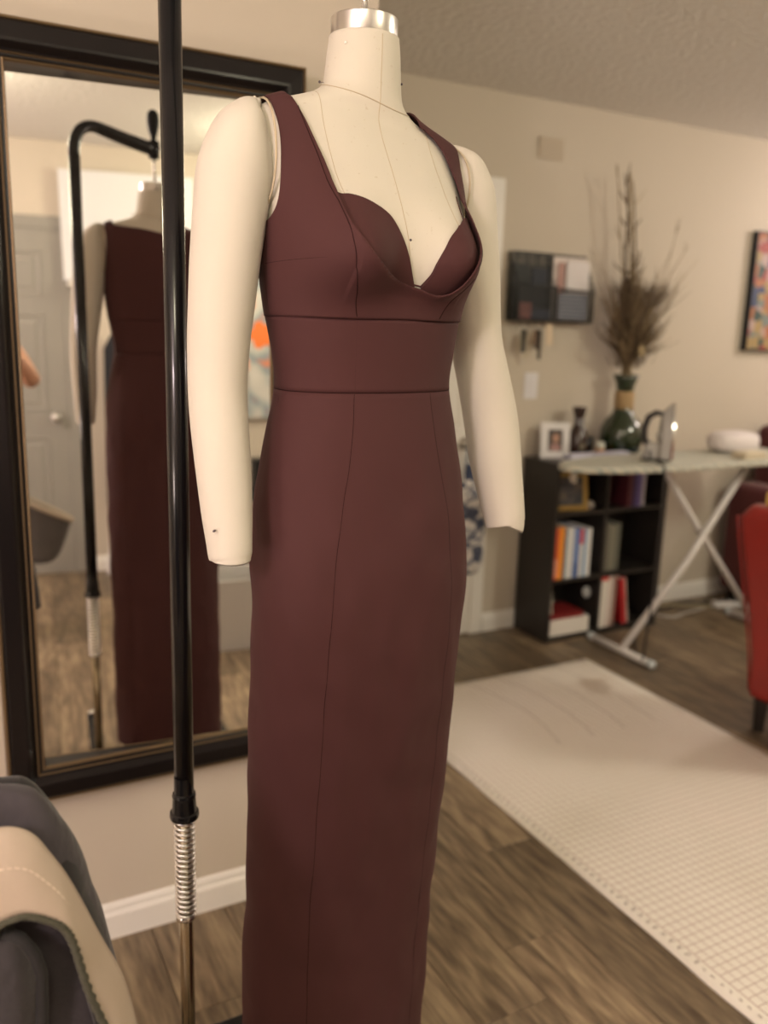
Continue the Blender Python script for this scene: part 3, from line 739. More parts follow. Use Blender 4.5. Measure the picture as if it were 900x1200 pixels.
for k, (wd_, h, c) in enumerate(((.03, .155, (.10, .02, .03)), (.024, .165, (.05, .03, .12)), (.03, .17, (.16, .12, .34)), (.02, .16, (.50, .48, .55)))):
    book(x, x+wd_-.001, yb, .15, .6142, h, c, ('maroon', 'near-black violet', 'purple', 'pale lilac')[k]+' book on the right top shelf', 'books on the right top shelf'); x += wd_+.001
# gold framed picture leaning on the left top shelf
M_goldf = mat('gold_frame', (.42, .28, .08), .45, .3)
def picture_frame(name, label, cat, loc, w_, h, fw_, Mf, Mart, tilt=.12, rz=0, group=None, d=.014):
    r = thing(name, label, cat, loc, rz, group); r.rotation_euler = (-tilt, 0, rz)
    bm = bmesh.new()
    for a in ((-w_/2, w_/2, 0, fw_), (-w_/2, w_/2, h-fw_, h), (-w_/2, -w_/2+fw_, fw_, h-fw_), (w_/2-fw_, w_/2, fw_, h-fw_)): box(a[0], a[1], 0, d, a[2], a[3], bm)
    obj('frame', bm, Mf, r); obj('print', box(-w_/2+fw_, w_/2-fw_, .004, .010, fw_, h-fw_), Mart, r)
    return r
def blotch(name, stops, scale, rough=.6, seed=0.0, typ='noise'):
    M = bpy.data.materials.new(name); M.use_nodes = True; t = M.node_tree; p = t.nodes['Principled BSDF']; p.inputs['Roughness'].default_value = rough
    tc = nn(t, 'ShaderNodeTexCoord'); mp = nn(t, 'ShaderNodeMapping'); mp.inputs['Location'].default_value = (seed, seed*2, seed*3); t.links.new(tc.outputs['Object'], mp.inputs[0])
    if typ == 'noise': n = nn(t, 'ShaderNodeTexNoise'); n.inputs['Scale'].default_value = scale; n.inputs['Detail'].default_value = 2; n.inputs['Distortion'].default_value = .8; f = n.outputs['Fac']
    else: n = nn(t, 'ShaderNodeTexVoronoi'); n.inputs['Scale'].default_value = scale; s_ = nn(t, 'ShaderNodeSeparateColor'); t.links.new(n.outputs['Color'], s_.inputs[0]); f = s_.outputs[0]
    t.links.new(mp.outputs[0], n.inputs['Vector']); r = ramp(t, f, stops)
    if typ != 'noise': t.nodes[-1].color_ramp.interpolation = 'CONSTANT'
    t.links.new(r, p.inputs['Base Color']); return M
M_art_d = blotch('dark_print', [(.3, (.03, .04, .05)), (.5, (.10, .10, .11)), (.7, (.20, .16, .12))], 25)
picture_frame('picture_frame', 'small gold framed picture leaning on the left top shelf', 'picture frame', (2.585, BY0+.04, .6165), .17, .175, .022, M_goldf, M_art_d, .2, -.25)
bm = bmesh.new(); bmesh.ops.create_uvsphere(bm, u_segments=16, v_segments=10, radius=.022); 
for v in bm.verts: v.co.z = max(v.co.z, -.016)
o = obj('pebble_ornament', bm, mat('pale_stone', (.45, .42, .40), .5), smooth=True, loc=(2.705, BY0+.05, .6305)); tag(o, 'small pale stone ornament right of the gold frame, top shelf', 'ornament')
o = obj('figurine', lathe([(.018, 0), (.020, .01), (.014, .03), (.018, .06), (.012, .085), (.014, .10), (.004, .115)], 20), mat('ivory', (.62, .58, .48), .5), smooth=True, loc=(2.505, BY0+.05, .1262)); tag(o, 'ivory figurine standing on the dark red lying book', 'figurine')
bm = bmesh.new(); bmesh.ops.create_uvsphere(bm, u_segments=20, v_segments=12, radius=.03)
for v in bm.verts: v.co.y *= .35; v.co.x *= .8
o = obj('oval_badge', bm, mat('badge', (.42, .42, .42), .4), smooth=True, loc=(2.738, BY0+.06, .2), rot=(0, -.5, 0)); tag(o, 'small pale oval disc hanging at the divider, left bottom compartment', 'ornament')
o = obj('hook', tube([(2.738, BY0+.06, .222), (2.74, BY0+.06, .26), (2.741, BY0+.062, .285)], .0015, 6), M_blackm); tag(o, 'thin hook holding the pale oval disc', 'hook')

# ---- on top of the bookcase
M_paper = mat('paper', (.78, .76, .78), .8)
def papers(name, label, x0, x1, y0, y1, z, n, rz, M, cat='papers'):
    r = thing(name, label, cat, ((x0+x1)/2, (y0+y1)/2, z), rz); hx, hy = (x1-x0)/2, (y1-y0)/2; rr = random.Random(n)
    for k in range(n):
        o = obj('sheet', box(-hx, hx, -hy, hy, 0, .0022), M, r, loc=(rr.uniform(-.004, .004), rr.uniform(-.004, .004), .0025*k), rot=(0, 0, rr.uniform(-.03, .03)))
    return r
papers('paper_stack', 'long stack of bluish white papers on the front of the bookcase top', 2.53, 2.88, 2.967, 3.020, BZ+.0005, 15, 0, mat('paper_blue', (.62, .62, .74), .7))
o = obj('notebook', box(-.055, .055, -.019, .019, 0, .014), mat('navy', (.05, .06, .22), .5), loc=(2.975, 2.986, BZ+.0005)); bevel(o, .002); tag(o, 'small dark blue notebook at the right end of the paper stack', 'notebook')
# white ribbon hanging over the corner
M_rib = mat('ribbon', (.70, .65, .55), .8)
r = thing('fabric_ribbon', 'cream fabric ribbon hanging down over the left front corner of the bookcase', 'ribbon', (2.545, 2.96, BZ))
for dx, ln, a in ((-.012, .085, .05), (.012, .070, -.12)):
    rows = []
    for i in range(12):
        s = i/11; rows.append([((dx+a*s*.25)+ww*(.011+.004*s), -.004-.010*s+.003*sin(s*9+dx*50), -.001-ln*s) for ww in (-1, -.3, .4, 1)])
    rows = [[(p[0], .05, .004) for p in rows[0]], [(p[0], .0, .004) for p in rows[0]]]+rows
    o = obj('tail', grid(rows)[0], M_rib, r, smooth=True); solid(o, .0012)
# white photo frame with a portrait-like print
M_ph = blotch('photo_print', [(.35, (.05, .035, .03)), (.5, (.32, .17, .10)), (.65, (.30, .14, .12))], 22, seed=2)
M_whf = mat('white_frame', (.72, .70, .70), .4)
r = thing('photo_frame', 'small white frame with a dark portrait photo on the bookcase top', 'photo frame', (2.560, 3.115, BZ+.001)); r.rotation_euler = (-.14, 0, -.42)
bm = bmesh.new(); w_, h, q = .135, .165, .033
for a in ((-w_/2, w_/2, 0, q), (-w_/2, w_/2, h-q, h), (-w_/2, -w_/2+q, q, h-q), (w_/2-q, w_/2, q, h-q)): box(a[0], a[1], 0, .014, a[2], a[3], bm)
obj('frame', bm, M_whf, r); ph = obj('photo', box(-w_/2+q, w_/2-q, .005, .011, q, h-q), mat('photo_dark', (.06, .045, .04), .4), r)
bm = bmesh.new(); bmesh.ops.create_uvsphere(bm, u_segments=16, v_segments=8, radius=.017); 
for v in bm.verts: v.co.y *= .06; v.co.z *= 1.25
obj('face_print', bm, mat('skin_print', (.45, .25, .17), .5), ph, loc=(.003, .0045, h*.56))
bm = bmesh.new(); bmesh.ops.create_uvsphere(bm, u_segments=16, v_segments=8, radius=.026)
for v in bm.verts: v.co.y *= .04; v.co.z *= .7
obj('shoulder_print', bm, mat('cloth_print', (.40, .22, .20), .5), ph, loc=(.002, .0045, h*.30))
# dark brown bottle vase with a pale band
M_brn = mat('brown_glaze', (.035, .016, .012), .18, coat=.4)
r = thing('bottle_vase', 'dark brown glazed bottle vase between the white photo frame and the green vase', 'vase', (2.700, 3.13, BZ+.001))
obj('body', lathe([(.035, 0), (.046, .01), (.05, .05), (.046, .095), (.030, .135), (.022, .150), (.021, .185), (.027, .20), (.034, .225), (.036, .232), (.030, .232), (.018, .19)], 32), M_brn, r, smooth=True)
obj('label_seal', lathe([(.0235, .155), (.0245, .158), (.0245, .176), (.0235, .179)], 24), mat('grey_band', (.20, .19, .20), .5), r, smooth=True)
bm = bmesh.new(); bmesh.ops.create_uvsphere(bm, u_segments=12, v_segments=8, radius=.018)
for v in bm.verts: v.co.y *= .2
obj('label_spot', bm, mat('spot', (.20, .18, .13), .5), r, loc=(-.01, -.048, .05))
r = thing('small_jar', 'tiny orange jar with a pale lid in front of the green vase', 'jar', (2.800, 3.085, BZ+.001))
obj('body', lathe([(.022, 0), (.024, .004), (.024, .036), (.021, .042)], 24), mat('orange_jar', (.55, .25, .07), .4), r, smooth=True)
obj('lid', lathe([(.022, .042), (.023, .045), (.022, .068), (.012, .072)], 24), mat('pale_lid', (.66, .66, .58), .4), r, smooth=True)
r = thing('dark_cup', 'low dark cup beside the brown bottle vase', 'cup', (2.772, 3.16, BZ+.001))
obj('body', lathe([(.025, 0), (.034, .01), (.037, .05), (.038, .085), (.034, .085), (.030, .012)], 24), mat('cup_dark', (.02, .02, .022), .3), r, smooth=True)
# green glass vase
M_grn = mat('green_glass', (.010, .024, .005), .06, coat=.6, spec=.8)
VX, VY = 2.945, 3.105
r = thing('glass_vase', 'tall dark green glass vase with a tan wrapped neck, holding dried stems', 'vase', (VX, VY, BZ+.001))
gp = [(.05, 0), (.075, .008), (.096, .04), (.104, .085), (.100, .13), (.080, .17), (.056, .195), (.045, .215), (.040, .25), (.040, .31), (.044, .335), (.055, .365), (.064, .383), (.060, .383), (.040, .34), (.034, .25)]
obj('body', lathe(gp, 40), M_grn, r, smooth=True)
obj('neck_wrap', lathe([(.041, .222), (.046, .226), (.046, .302), (.041, .306)], 32), mat('jute', (.40, .27, .14), .9, bump=(150, .5, .002)), r, smooth=True)
# dried stems
M_tw = [mat('twig_brown', (.10, .065, .035), .9), mat('twig_tan', (.22, .155, .085), .9), mat('twig_pale', (.36, .28, .16), .9)]
bun = thing('dried_stems', 'tall spray of dried brown twigs and grasses standing in the green vase', 'dried plant', (VX, VY, BZ+.25))
rs = random.Random(11)
def stem(tx, ty, tz, r0, M, bend=.0, side=6, sl=.10, nm='stem'):
    p0 = Vector((rs.uniform(-.022, .022), rs.uniform(-.022, .022), -.20)); p1 = Vector((p0.x*.8, p0.y*.8, .13)); p3 = Vector((tx, ty, tz)); p2 = p1.lerp(p3, .5)+Vector((rs.uniform(-1, 1)*bend, rs.uniform(-1, 1)*bend, .05))
    pts = catmull([p0, p1, p2, p3], 5); n = len(pts); bm = tube(pts, [r0*(1-.75*i/(n-1)) for i in range(n)], 5)
    for q in range(side):
        i = rs.randint(7, n-2); a = Vector(pts[i]); dr = (p3-p1).normalized(); e = a+(dr*rs.uniform(.5, 1)+Vector((rs.uniform(-1, 1), rs.uniform(-.8, .8), rs.uniform(-.1, .4)))*.55)*sl*rs.uniform(.5, 1)
        mid = a.lerp(e, .5)+Vector((0, 0, -.006)); tube([a, mid, e], [r0*.5, r0*.4, r0*.2], 4, bm)
    return obj(nm, bm, M, bun)
# tall ones seen against the wall: offsets from the vase axis (x) and height above this thing's base
for tx, tz, rr_, mi in ((-.185, 1.05, .0045, 1), (-.150, 1.00, .006, 0), (-.135, .98, .006, 0), (-.120, 1.02, .006, 0), (-.085, 1.03, .008, 2), (-.078, 1.00, .007, 1), (-.05, .80, .006, 0), (-.10, .72, .006, 0), (.02, .70, .005, 0), (.20, .82, .003, 1), (.29, .74, .003, 1), (.16, .70, .003, 1), (.12, .62, .0028, 0), (.30, .56, .0025, 1), (.26, .50, .0025, 0), (-.30, .68, .002, 1), (-.24, .60, .002, 1), (.34, .68, .002, 2), (-.02, .95, .0025, 2)):
    stem(tx, rs.uniform(-.08, .04), tz, rr_*1.45, M_tw[mi], .03, 5, .12)
for k in range(92):
    a = rs.uniform(-1, 1); h = rs.uniform(.32, .60)-.10*abs(a); stem(a*.20*(.45+h)-.01+.02*h, rs.uniform(-.10, .03), h, rs.uniform(.0024, .0042), M_tw[rs.choice((0, 0, 0, 1, 1, 2))], .03, 9, .11)
bm = bmesh.new()
for k in range(1500):
    a = rs.gauss(0, .5); h = rs.uniform(.16, .52); x_ = a*.13*(.4+h*1.3)+.02*h; y_ = rs.uniform(-.08, .04)*(.3+h)
    p = Vector((x_, y_, h)); e = p+Vector((x_*.25+rs.uniform(-.02, .02), rs.uniform(-.02, .02), rs.uniform(.03, .08))); tube([p, e], [.0017, .0007], 3, bm, cap=False)
o = obj('fine_grass', bm, M_tw[0], bun); o['kind'] = 'stuff'
bm = lathe([(.006, 0), (.016, .01), (.018, .03), (.010, .05), (.002, .055)], 10); obj('seed_pod', bm, M_tw[2], bun, smooth=True, loc=(.012, -.07, .22))

# ------------------------------------------------------------------ things on the back wall
M_wire = mat('wire_black', (.02, .02, .02), .4)
org = thing('wire_wall_organizer', 'black wire letter organizer with key hooks mounted on the back wall', 'organizer', (2.534, YW2, 1.46))
def wire_grid(x0, x1, z0, z1, y, px_, pz, r=.0014):
    bm = bmesh.new(); n = round((x1-x0)/px_)
    for k in range(n+1): xx = x0+(x1-x0)*k/n; box(xx-r, xx+r, y-r, y+r, z0, z1, bm)
    n = round((z1-z0)/pz)
    for k in range(n+1): zz = z0+(z1-z0)*k/n; box(x0, x1, y-r, y+r, zz-r, zz+r, bm)
    return bm
def rim(pts, r=.004, closed=True): return tube(pts, r, 6, closed=closed)
wo, ho = .215, .295
for nm, bmx in (('back_mesh', wire_grid(-wo, wo, 0, ho, -.006, .017, .017)), ('left_front_mesh', wire_grid(-wo, -.004, 0, .155, -.085, .013, .013)), ('left_mid_mesh', wire_grid(-wo, -.004, 0, ho, -.045, .013, .013)), ('right_front_mesh', wire_grid(.004, wo, 0, .135, -.085, .017, .017))):
    o = obj(nm, bmx, M_wire, org)
obj('floor_mesh', box(-wo, wo, -.085, -.004, -.002, .001), M_wire, org)
for xx, hh in ((-wo, .20), (0, .20), (wo, .20)):
    bm = bmesh.new()
    for k in range(7):
        q = k/6; yy = -.006-.079*q; tz = ho-(ho-.135)*q*1.0; box(xx-.0014, xx+.0014, yy-.0014, yy+.0014, 0, tz, bm)
    for k in range(9): zz = k*.017; box(xx-.0014, xx+.0014, -.085, -.006, zz-.0014, zz+.0014, bm)
    obj('side_mesh', bm, M_wire, org)
obj('rim', rim([(-wo, -.006, 0), (wo, -.006, 0), (wo, -.006, ho), (-wo, -.006, ho)]), M_wire, org)
obj('rim', rim([(-wo, -.085, 0), (wo, -.085, 0), (wo, -.085, .135), (-wo, -.085, .155)], .0045), M_wire, org)
obj('rim', rim([(wo, -.006, ho), (wo, -.085, .135)], .004, False), M_wire, org)
obj('rim', rim([(-wo, -.006, ho), (-wo, -.085, .155)], .004, False), M_wire, org)
for xx in (-.195, -.155, -.115, -.075): obj('key_hook', tube([(xx, -.083, 0), (xx, -.088, -.018), (xx, -.098, -.022), (xx, -.102, -.012)], .002, 6), M_wire, org)
for k, (x0, x1, z0, z1, y, c, lb) in enumerate(((2.545, 2.735, 1.468, 1.745, 3.200, (.70, .62, .58), 'tall pinkish paper behind the others in the wire organizer'), (2.610, 2.740, 1.500, 1.728, 3.183, (.74, .70, .70), 'white letter standing in the right pocket of the wire organizer'),
        (2.565, 2.600, 1.47, 1.72, 3.190, (.45, .27, .24), 'reddish leaflet edge in the wire organizer'), (2.560, 2.725, 1.470, 1.585, 3.168, (.40, .42, .50), 'grey-blue envelope low in the right pocket'))):
    o = obj('letter', box(x0, x1, y-.001, y+.001, z0, z1), mat('letter_paper', c, .8)); tag(o, lb, 'paper', 'letters in the wire organizer')
for k, (x0, x1, z0, z1, y, c, lb) in enumerate(((2.335, 2.42, 1.468, 1.70, 3.205, (.05, .055, .05), 'dark folder in the left pocket of the wire organizer'), (2.43, 2.515, 1.468, 1.69, 3.205, (.06, .07, .11), 'dark navy folder in the left pocket of the wire organizer'), (2.34, 2.40, 1.468, 1.54, 3.16, (.45, .18, .16), 'small red and cream card low in the left pocket'), (2.41, 2.51, 1.468, 1.51, 3.165, (.06, .07, .12), 'dark wallet low in the left pocket of the organizer'))):
    o = obj('folder' if k < 2 else ('card' if k == 2 else 'wallet'), box(x0, x1, y-.004, y+.004, z0, z1), mat('folder', c, .6)); tag(o, lb, 'folder' if k < 2 else ('card' if k == 2 else 'wallet'))
def keyring(x, z, label, items):
    r = thing('key_bunch', label, 'keys', (x, 3.136, z), 0, 'key bunches under the wire organizer')
    obj('ring', tube([(.011*cos(2*pi*k/16), 0, .011*sin(2*pi*k/16)-.011) for k in range(16)], .0012, 5, closed=True), M_steel, r)
    for dx, l, w_, c, rt_ in items:
        bm = box(-w_/2, w_/2, -.003, .003, -l, 0); bevel(obj('key' if c[0] > .05 else 'fob', bm, mat('key_metal', c, .4, .3), r, loc=(dx, 0, -.018), rot=(0, rt_, 0)), .001)
    return r
keyring(2.350, 1.440, 'leftmost key bunch with a dark fob, hanging under the wire organizer', [(-.006, .085, .010, (.28, .24, .15), .08), (.003, .10, .028, (.02, .018, .018), -.03), (.012, .125, .014, (.48, .42, .30), -.1)])
keyring(2.430, 1.440, 'key bunch with brown leather tag, hanging second from the left', [(-.012, .07, .018, (.20, .13, .08), .25), (.0, .085, .03, (.045, .025, .015), 0), (.012, .13, .016, (.06, .05, .04), -.02)])
o = obj('paper_tag', box(-.018, .018, -.001, .001, -.09, 0), mat('tag', (.62, .50, .36), .8), loc=(2.49, 3.136, 1.445), rot=(0, -.12, 0)); tag(o, 'cream paper tag hanging from the right key hook', 'tag')
M_plate = mat('switch_plate', (.72, .70, .72), .35)
r = thing('light_switch', 'white light switch plate on the back wall left of the bookcase', 'light switch', (2.485, YW2, 1.168))
o = obj('plate', box(-.038, .038, -.006, -.0005, -.060, .060), M_plate, r); bevel(o, .003)
o = obj('rocker', box(-.016, .016, -.010, -.006, -.032, .032), M_plate, r); bevel(o, .002)
r = thing('wall_vent', 'small square paint-coloured vent high on the back wall', 'vent', (2.513, YW2, 2.20))
M_vent = mat('vent_paint', (.52, .44, .34), .6)
o = obj('plate', box(-.068, .068, -.008, -.0005, -.045, .045), M_vent, r); bevel(o, .002)
for k in range(6): obj('slat', box(-.058, .058, -.013, -.008, -.036+k*.0135, -.030+k*.0135), M_vent, r)
# colourful canvas on the right
M_art = blotch('city_art', [(.0, (.03, .06, .05)), (.22, (.35, .13, .05)), (.36, (.33, .23, .09)), (.52, (.035, .05, .12)), (.64, (.40, .29, .26)), (.78, (.30, .05, .04)), (.9, (.16, .19, .17))], 20, typ='v', seed=1.3)
r = thing('wall_canvas', 'colourful patchwork painting with a dark edge hanging on the back wall at right', 'painting', (4.10, YW2, 1.65))
obj('canvas', box(-.238, .24, -.034, -.004, -.295, .295), M_art, r)
bm = bmesh.new()
for a in ((-.248, .25, .295, .303), (-.248, .25, -.303, -.295), (-.248, -.238, -.295, .295), (.24, .25, -.295, .295)): box(a[0], a[1], -.036, -.001, a[2], a[3], bm)
obj('edge_frame', bm, M_blackm, r)
# patterned bag on the door knob
M_pat = blotch('patterned_cloth', [(.35, (.03, .04, .08)), (.48, (.10, .11, .16)), (.52, (.55, .52, .50)), (.65, (.62, .58, .55))], 22, seed=4)
r = thing('hanging_bag', 'blue and white patterned cloth bag hanging from the door knob', 'bag', (2.128, 3.17, .90))
rows = []
for i in range(22):
    s = i/21; z = -.14-.44*s; ww = .055+.035*sin(min(1, s*1.3)*pi*.55)+.006*sin(s*17); dd = .018+.016*sin(s*pi)
    if s > .93: ww *= .8; dd *= .5
    rows.append([(ww*cos(2*pi*k/20)*(1+.06*sin(k*3+s*6)), -.012+dd*sin(2*pi*k/20), z) for k in range(20)])
bm, V = grid(rows, closed_u=True); bm.faces.new(V[0][::-1]); bm.faces.new(V[-1]); obj('pouch', bm, M_pat, r, smooth=True)
o = obj('strap', tube([(-.02, -.004, -.15), (-.022, -.004, -.05), (-.014, -.004, .028), (0, -.004, .040), (.014, -.004, .028), (.022, -.004, -.05), (.02, -.004, -.15)], .0055, 8), mat('strap_navy', (.03, .05, .10), .7), r, smooth=True)
o = obj('clasp', box(-.03, .03, -.02, -.002, -.150, -.07), mat('clasp_navy', (.025, .04, .09), .6), r); bevel(o, .006)

# ------------------------------------------------------------------ ironing board
def board_mat():
    M = bpy.data.materials.new('board_cover'); M.use_nodes = True; t = M.node_tree; p = t.nodes['Principled BSDF']; p.inputs['Roughness'].default_value = .85
    tc = nn(t, 'ShaderNodeTexCoord'); w_ = nn(t, 'ShaderNodeTexWave'); w_.inputs['Scale'].default_value = 9; w_.inputs['Distortion'].default_value = 1.2; w_.bands_direction = 'DIAGONAL'
    n = nn(t, 'ShaderNodeTexNoise'); n.inputs['Scale'].default_value = 30
    t.links.new(tc.outputs['Object'], w_.inputs['Vector']); t.links.new(tc.outputs['Object'], n.inputs['Vector'])
    a = nn(t, 'ShaderNodeMath', operation='MULTIPLY_ADD'); a.inputs[1].default_value = .7; t.links.new(w_.outputs['Fac'], a.inputs[0])
    b = nn(t, 'ShaderNodeMath', operation='MULTIPLY'); b.inputs[1].default_value = .5; t.links.new(n.outputs['Fac'], b.inputs[0]); t.links.new(b.outputs[0], a.inputs[2])
    c = ramp(t, a.outputs[0], [(.15, (.60, .55, .43)), (.40, (.62, .60, .52)), (.55, (.17, .27, .28)), (.75, (.42, .42, .38)), (1, (.62, .56, .45))])
    t.links.new(c, p.inputs['Base Color']); return M
ibY = 2.73; ibo = Vector((3.0, ibY, 0))
ib = thing('ironing_board', 'ironing board with a striped cover on crossed white legs, in front of the bookcase', 'ironing board', ibo)
def ibp(bm):
    for v in bm.verts: v.co -= ibo
    return bm
def bw(x):
    s = (x-2.285)/.62
    return .185*min(1, sqrt(max(0, 1-(1-min(1, s))**2.2)))
xs = [2.285+.62*(1-cos(pi/2*k/18)) for k in range(19)]+[2.98, 3.2, 3.45, 3.60, 3.64, 3.655]
wsx = [bw(x) for x in xs[:-2]]+[.175, .13]
out = [(x, ibY-w_) for x, w_ in zip(xs, wsx)]+[(x, ibY+w_) for x, w_ in zip(xs[::-1], wsx[::-1])][:-1]
bm = bmesh.new(); lo = [bm.verts.new((x, y, .858)) for x, y in out]; hi = [bm.verts.new((x, y, .884)) for x, y in out]
bm.faces.new(hi); bm.faces.new(lo[::-1]); n = len(out)
for i in range(n): bm.faces.new((lo[i], lo[(i+1) % n], hi[(i+1) % n], hi[i]))
o = obj('padded_top', ibp(bm), board_mat(), ib); bevel(o, .010, 3, 50)
M_wl = mat('white_legs', (.74, .71, .70), .35)
obj('leg', ibp(tube([(2.700, ibY-.004, .02), (3.06, ibY-.004, .40), (3.40, ibY-.004, .85)], [.0165]*3, 14)), M_wl, ib, smooth=True)
obj('leg', ibp(tube([(2.88, ibY+.035, .85), (3.15, ibY+.035, .54), (3.62, ibY+.035, .02)], [.0145]*3, 14)), M_wl, ib, smooth=True)
for xx, nm in ((2.698, 'foot'), (3.625, 'foot')):
    f = obj(nm, ibp(tube([(xx, ibY-.185, .019), (xx, ibY+.19, .019)], .0165, 14)), M_wl, ib, smooth=True)
    for yy in (ibY-.188, ibY+.192): obj('foot_cap', ibp(tube([(xx, yy-.014, .019), (xx, yy+.014, .019)], .0186, 14)), mat('pale_cap', (.55, .60, .62), .5), f, smooth=True)
obj('pivot_bolt', ibp(tube([(3.155, ibY-.03, .525), (3.155, ibY+.06, .525)], .006, 10)), M_steel, ib)
obj('top_rail', ibp(box(2.85, 3.45, ibY-.012, ibY+.052, .844, .858)), M_wl, ib)
# iron standing on its heel
M_ironc = mat('iron_grey', (.45, .43, .42), .25); M_ironb = mat('iron_black', (.02, .018, .02), .3)
iron = thing('steam_iron', 'chrome steam iron standing upright on its heel at the tip of the ironing board', 'iron', (2.80, 2.70, .8845), radians(-35))
def iron_out(s, k=1): # half width along the length
    return k*.056*(1-max(0, (s-.35)/.65)**2.0)**.8 if s < 1 else 0
ss = [i/16 for i in range(17)]; O = [(s*.25, iron_out(s)) for s in ss]
def extr(O, x0, x1, k0=1, k1=1, z0=.006):
    bm = bmesh.new(); ring = [(w_, l) for l, w_ in O]+[(-w_, l) for l, w_ in O[::-1][1:]]
    A = [bm.verts.new((x0, w_*k0, z0+l*(.5+.5*k0) if k0 < 1 else z0+l)) for w_, l in ring]; B = [bm.verts.new((x1, w_*k1, z0+(l*k1+(1-k1)*.01))) for w_, l in ring]
    bm.faces.new(A[::-1]); bm.faces.new(B); n = len(ring)
    for i in range(n): bm.faces.new((A[i], A[(i+1) % n], B[(i+1) % n], B[i]))
    return bm
o = obj('soleplate', extr(O, .030, .038), M_chrome, iron, smooth=False)
o = obj('body', extr(O, .030, -.012, .97, .80), M_ironc, iron)
bevel(o, .006)
obj('heel', box(-.075, .030, -.045, .045, 0, .012), M_ironb, iron)
obj('rear_housing', box(-.070, -.010, -.030, .030, .012, .075), M_ironc, iron)
o = obj('handle', tube([(-.020, 0, .055), (-.055, 0, .06), (-.078, 0, .09), (-.080, 0, .14), (-.066, 0, .185), (-.035, 0, .205), (-.010, 0, .20)], [.014, .015, .0155, .015, .014, .013, .012], 14), M_ironb, iron, smooth=True)
o = obj('dial', tube([(-.012, 0, .105), (-.022, 0, .105)], .020, 20), mat('dial_pale', (.6, .58, .55), .4), iron, smooth=True)
iw = Matrix.Rotation(radians(35), 4, 'Z') @ Matrix.Translation(-Vector((2.80, 2.70, .8845)))
obj('cord', tube([iw @ Vector(p) for p in catmull([(2.775, 2.72, .912), (2.735, 2.70, .925), (2.70, 2.66, .905), (2.665, 2.58, .898), (2.650, 2.53, .888), (2.648, 2.522, .80), (2.650, 2.524, .60), (2.655, 2.53, .35), (2.66, 2.55, .12), (2.70, 2.60, .012), (2.85, 2.80, .006), (3.05, 3.0, .006)], 6)], .0050, 8), M_ironb, iron, smooth=True)
# pressing cushion and folded cloth
bm = bmesh.new(); bmesh.ops.create_uvsphere(bm, u_segments=32, v_segments=16, radius=1)
for v in bm.verts:
    p = v.co; p.x = math.copysign(abs(p.x)**.7, p.x)*.135; p.y = math.copysign(abs(p.y)**.8, p.y)*.085; p.z = math.copysign(abs(p.z)**.6, p.z)*.05
o = obj('pressing_cushion', bm, mat('cushion_white', (.74, .68, .68), .8), smooth=True, loc=(3.36, 2.80, .9345)); tag(o, 'white rounded pressing cushion lying on the ironing board', 'cushion')
r = thing('folded_cloth', 'folded cream cloth lying on the ironing board in front of the white cushion', 'cloth', (3.26, 2.62, .885))
for k in range(3): o = obj('fold', box(-.075+.004*k, .075-.003*k, -.04, .04, .0105*k, .0105*k+.010), mat('cream_cloth', (.66, .58, .44), .9), r); bevel(o, .004, 3)

# ------------------------------------------------------------------ red leather chair, maroon armchair
M_red = mat('red_leather', (.30, .018, .014), .38, bump=(180, .25, .0015, 4), var=(6, .12)); M_leg = mat('dark_leg', (.015, .010, .008), .35)
ch = thing('red_armchair', 'bright red leather chair with dark feet at the right edge', 'chair', (2.60, 1.96, 0))
rows = []
def rbox(x0, x1, y0, y1, r, z, n=5):
    P = []
    for cx, cy, a0 in ((x1-r, y1-r, 0), (x0+r, y1-r, pi/2), (x0+r, y0+r, pi), (x1-r, y0+r, 1.5*pi)):
        for k in range(n+1): a = a0+pi/2*k/n; P.append((cx+r*cos(a), cy+r*sin(a), z))
    return P
for z, xl, th, rr_ in ((.135, -.005, .15, .025), (.16, -.018, .16, .035), (.30, -.035, .155, .04), (.45, -.075, .145, .045), (.60, -.118, .135, .045), (.74, -.160, .125, .045), (.82, -.182, .120, .045), (.848, -.180, .112, .045), (.862, -.165, .082, .035), (.866, -.145, .045, .02)):
    ins = max(0, (z-.82))*.8
    rows.append(rbox(xl, xl+th, -.50+ins, .012-ins, min(rr_, th/2-.001), z))
bm, V = grid(rows, closed_u=True); bm.faces.new(V[0][::-1]); bm.faces.new(V[-1]); obj('backrest', bm, M_red, ch, smooth=True)
bm, V = grid([rbox(.10, .60, -.50, .01, .04, z) for z in (.14, .16, .40, .43)]+[rbox(.12, .58, -.48, -.01, .04, .46)], closed_u=True); bm.faces.new(V[0][::-1]); bm.faces.new(V[-1]); obj('seat', bm, M_red, ch, smooth=True)
for lx, ly in ((.03, -.025), (.03, -.46), (.55, -.025), (.55, -.46)):
    obj('leg', tube([(lx, ly, 0), (lx+.0, ly, .14)], [.024, .034], 4), M_leg, ch)
o = obj('backrest_piping', tube([(xl_, .012, z_) for xl_, z_ in ((.004, .15), (-.022, .30), (-.062, .45), (-.106, .60), (-.148, .74), (-.168, .82))], .004, 8), M_red, ch, smooth=True)
o = obj('sponge', box(-.03, .03, -.045, .045, 0, .048), mat('yellow_foam', (.72, .50, .14), .9), loc=(2.503, 1.86, .8655)); bevel(o, .010, 3); tag(o, 'small yellow block resting on top of the red chair back', 'sponge')
M_mar = mat('maroon_fabric', (.085, .012, .014), .8, bump=(250, .2, .001), sheen=.2)
ac = thing('maroon_armchair', 'dark maroon upholstered armchair behind the ironing board legs', 'armchair', (4.20, 2.82, 0))
def cush(name, x0, x1, y0, y1, z0, z1, r_=.05, M=M_mar, parent=ac):
    o = obj(name, box(x0, x1, y0, y1, z0, z1), M, parent); bevel(o, r_, 4); 
    for f in o.data.polygons: f.use_smooth = True
    return o
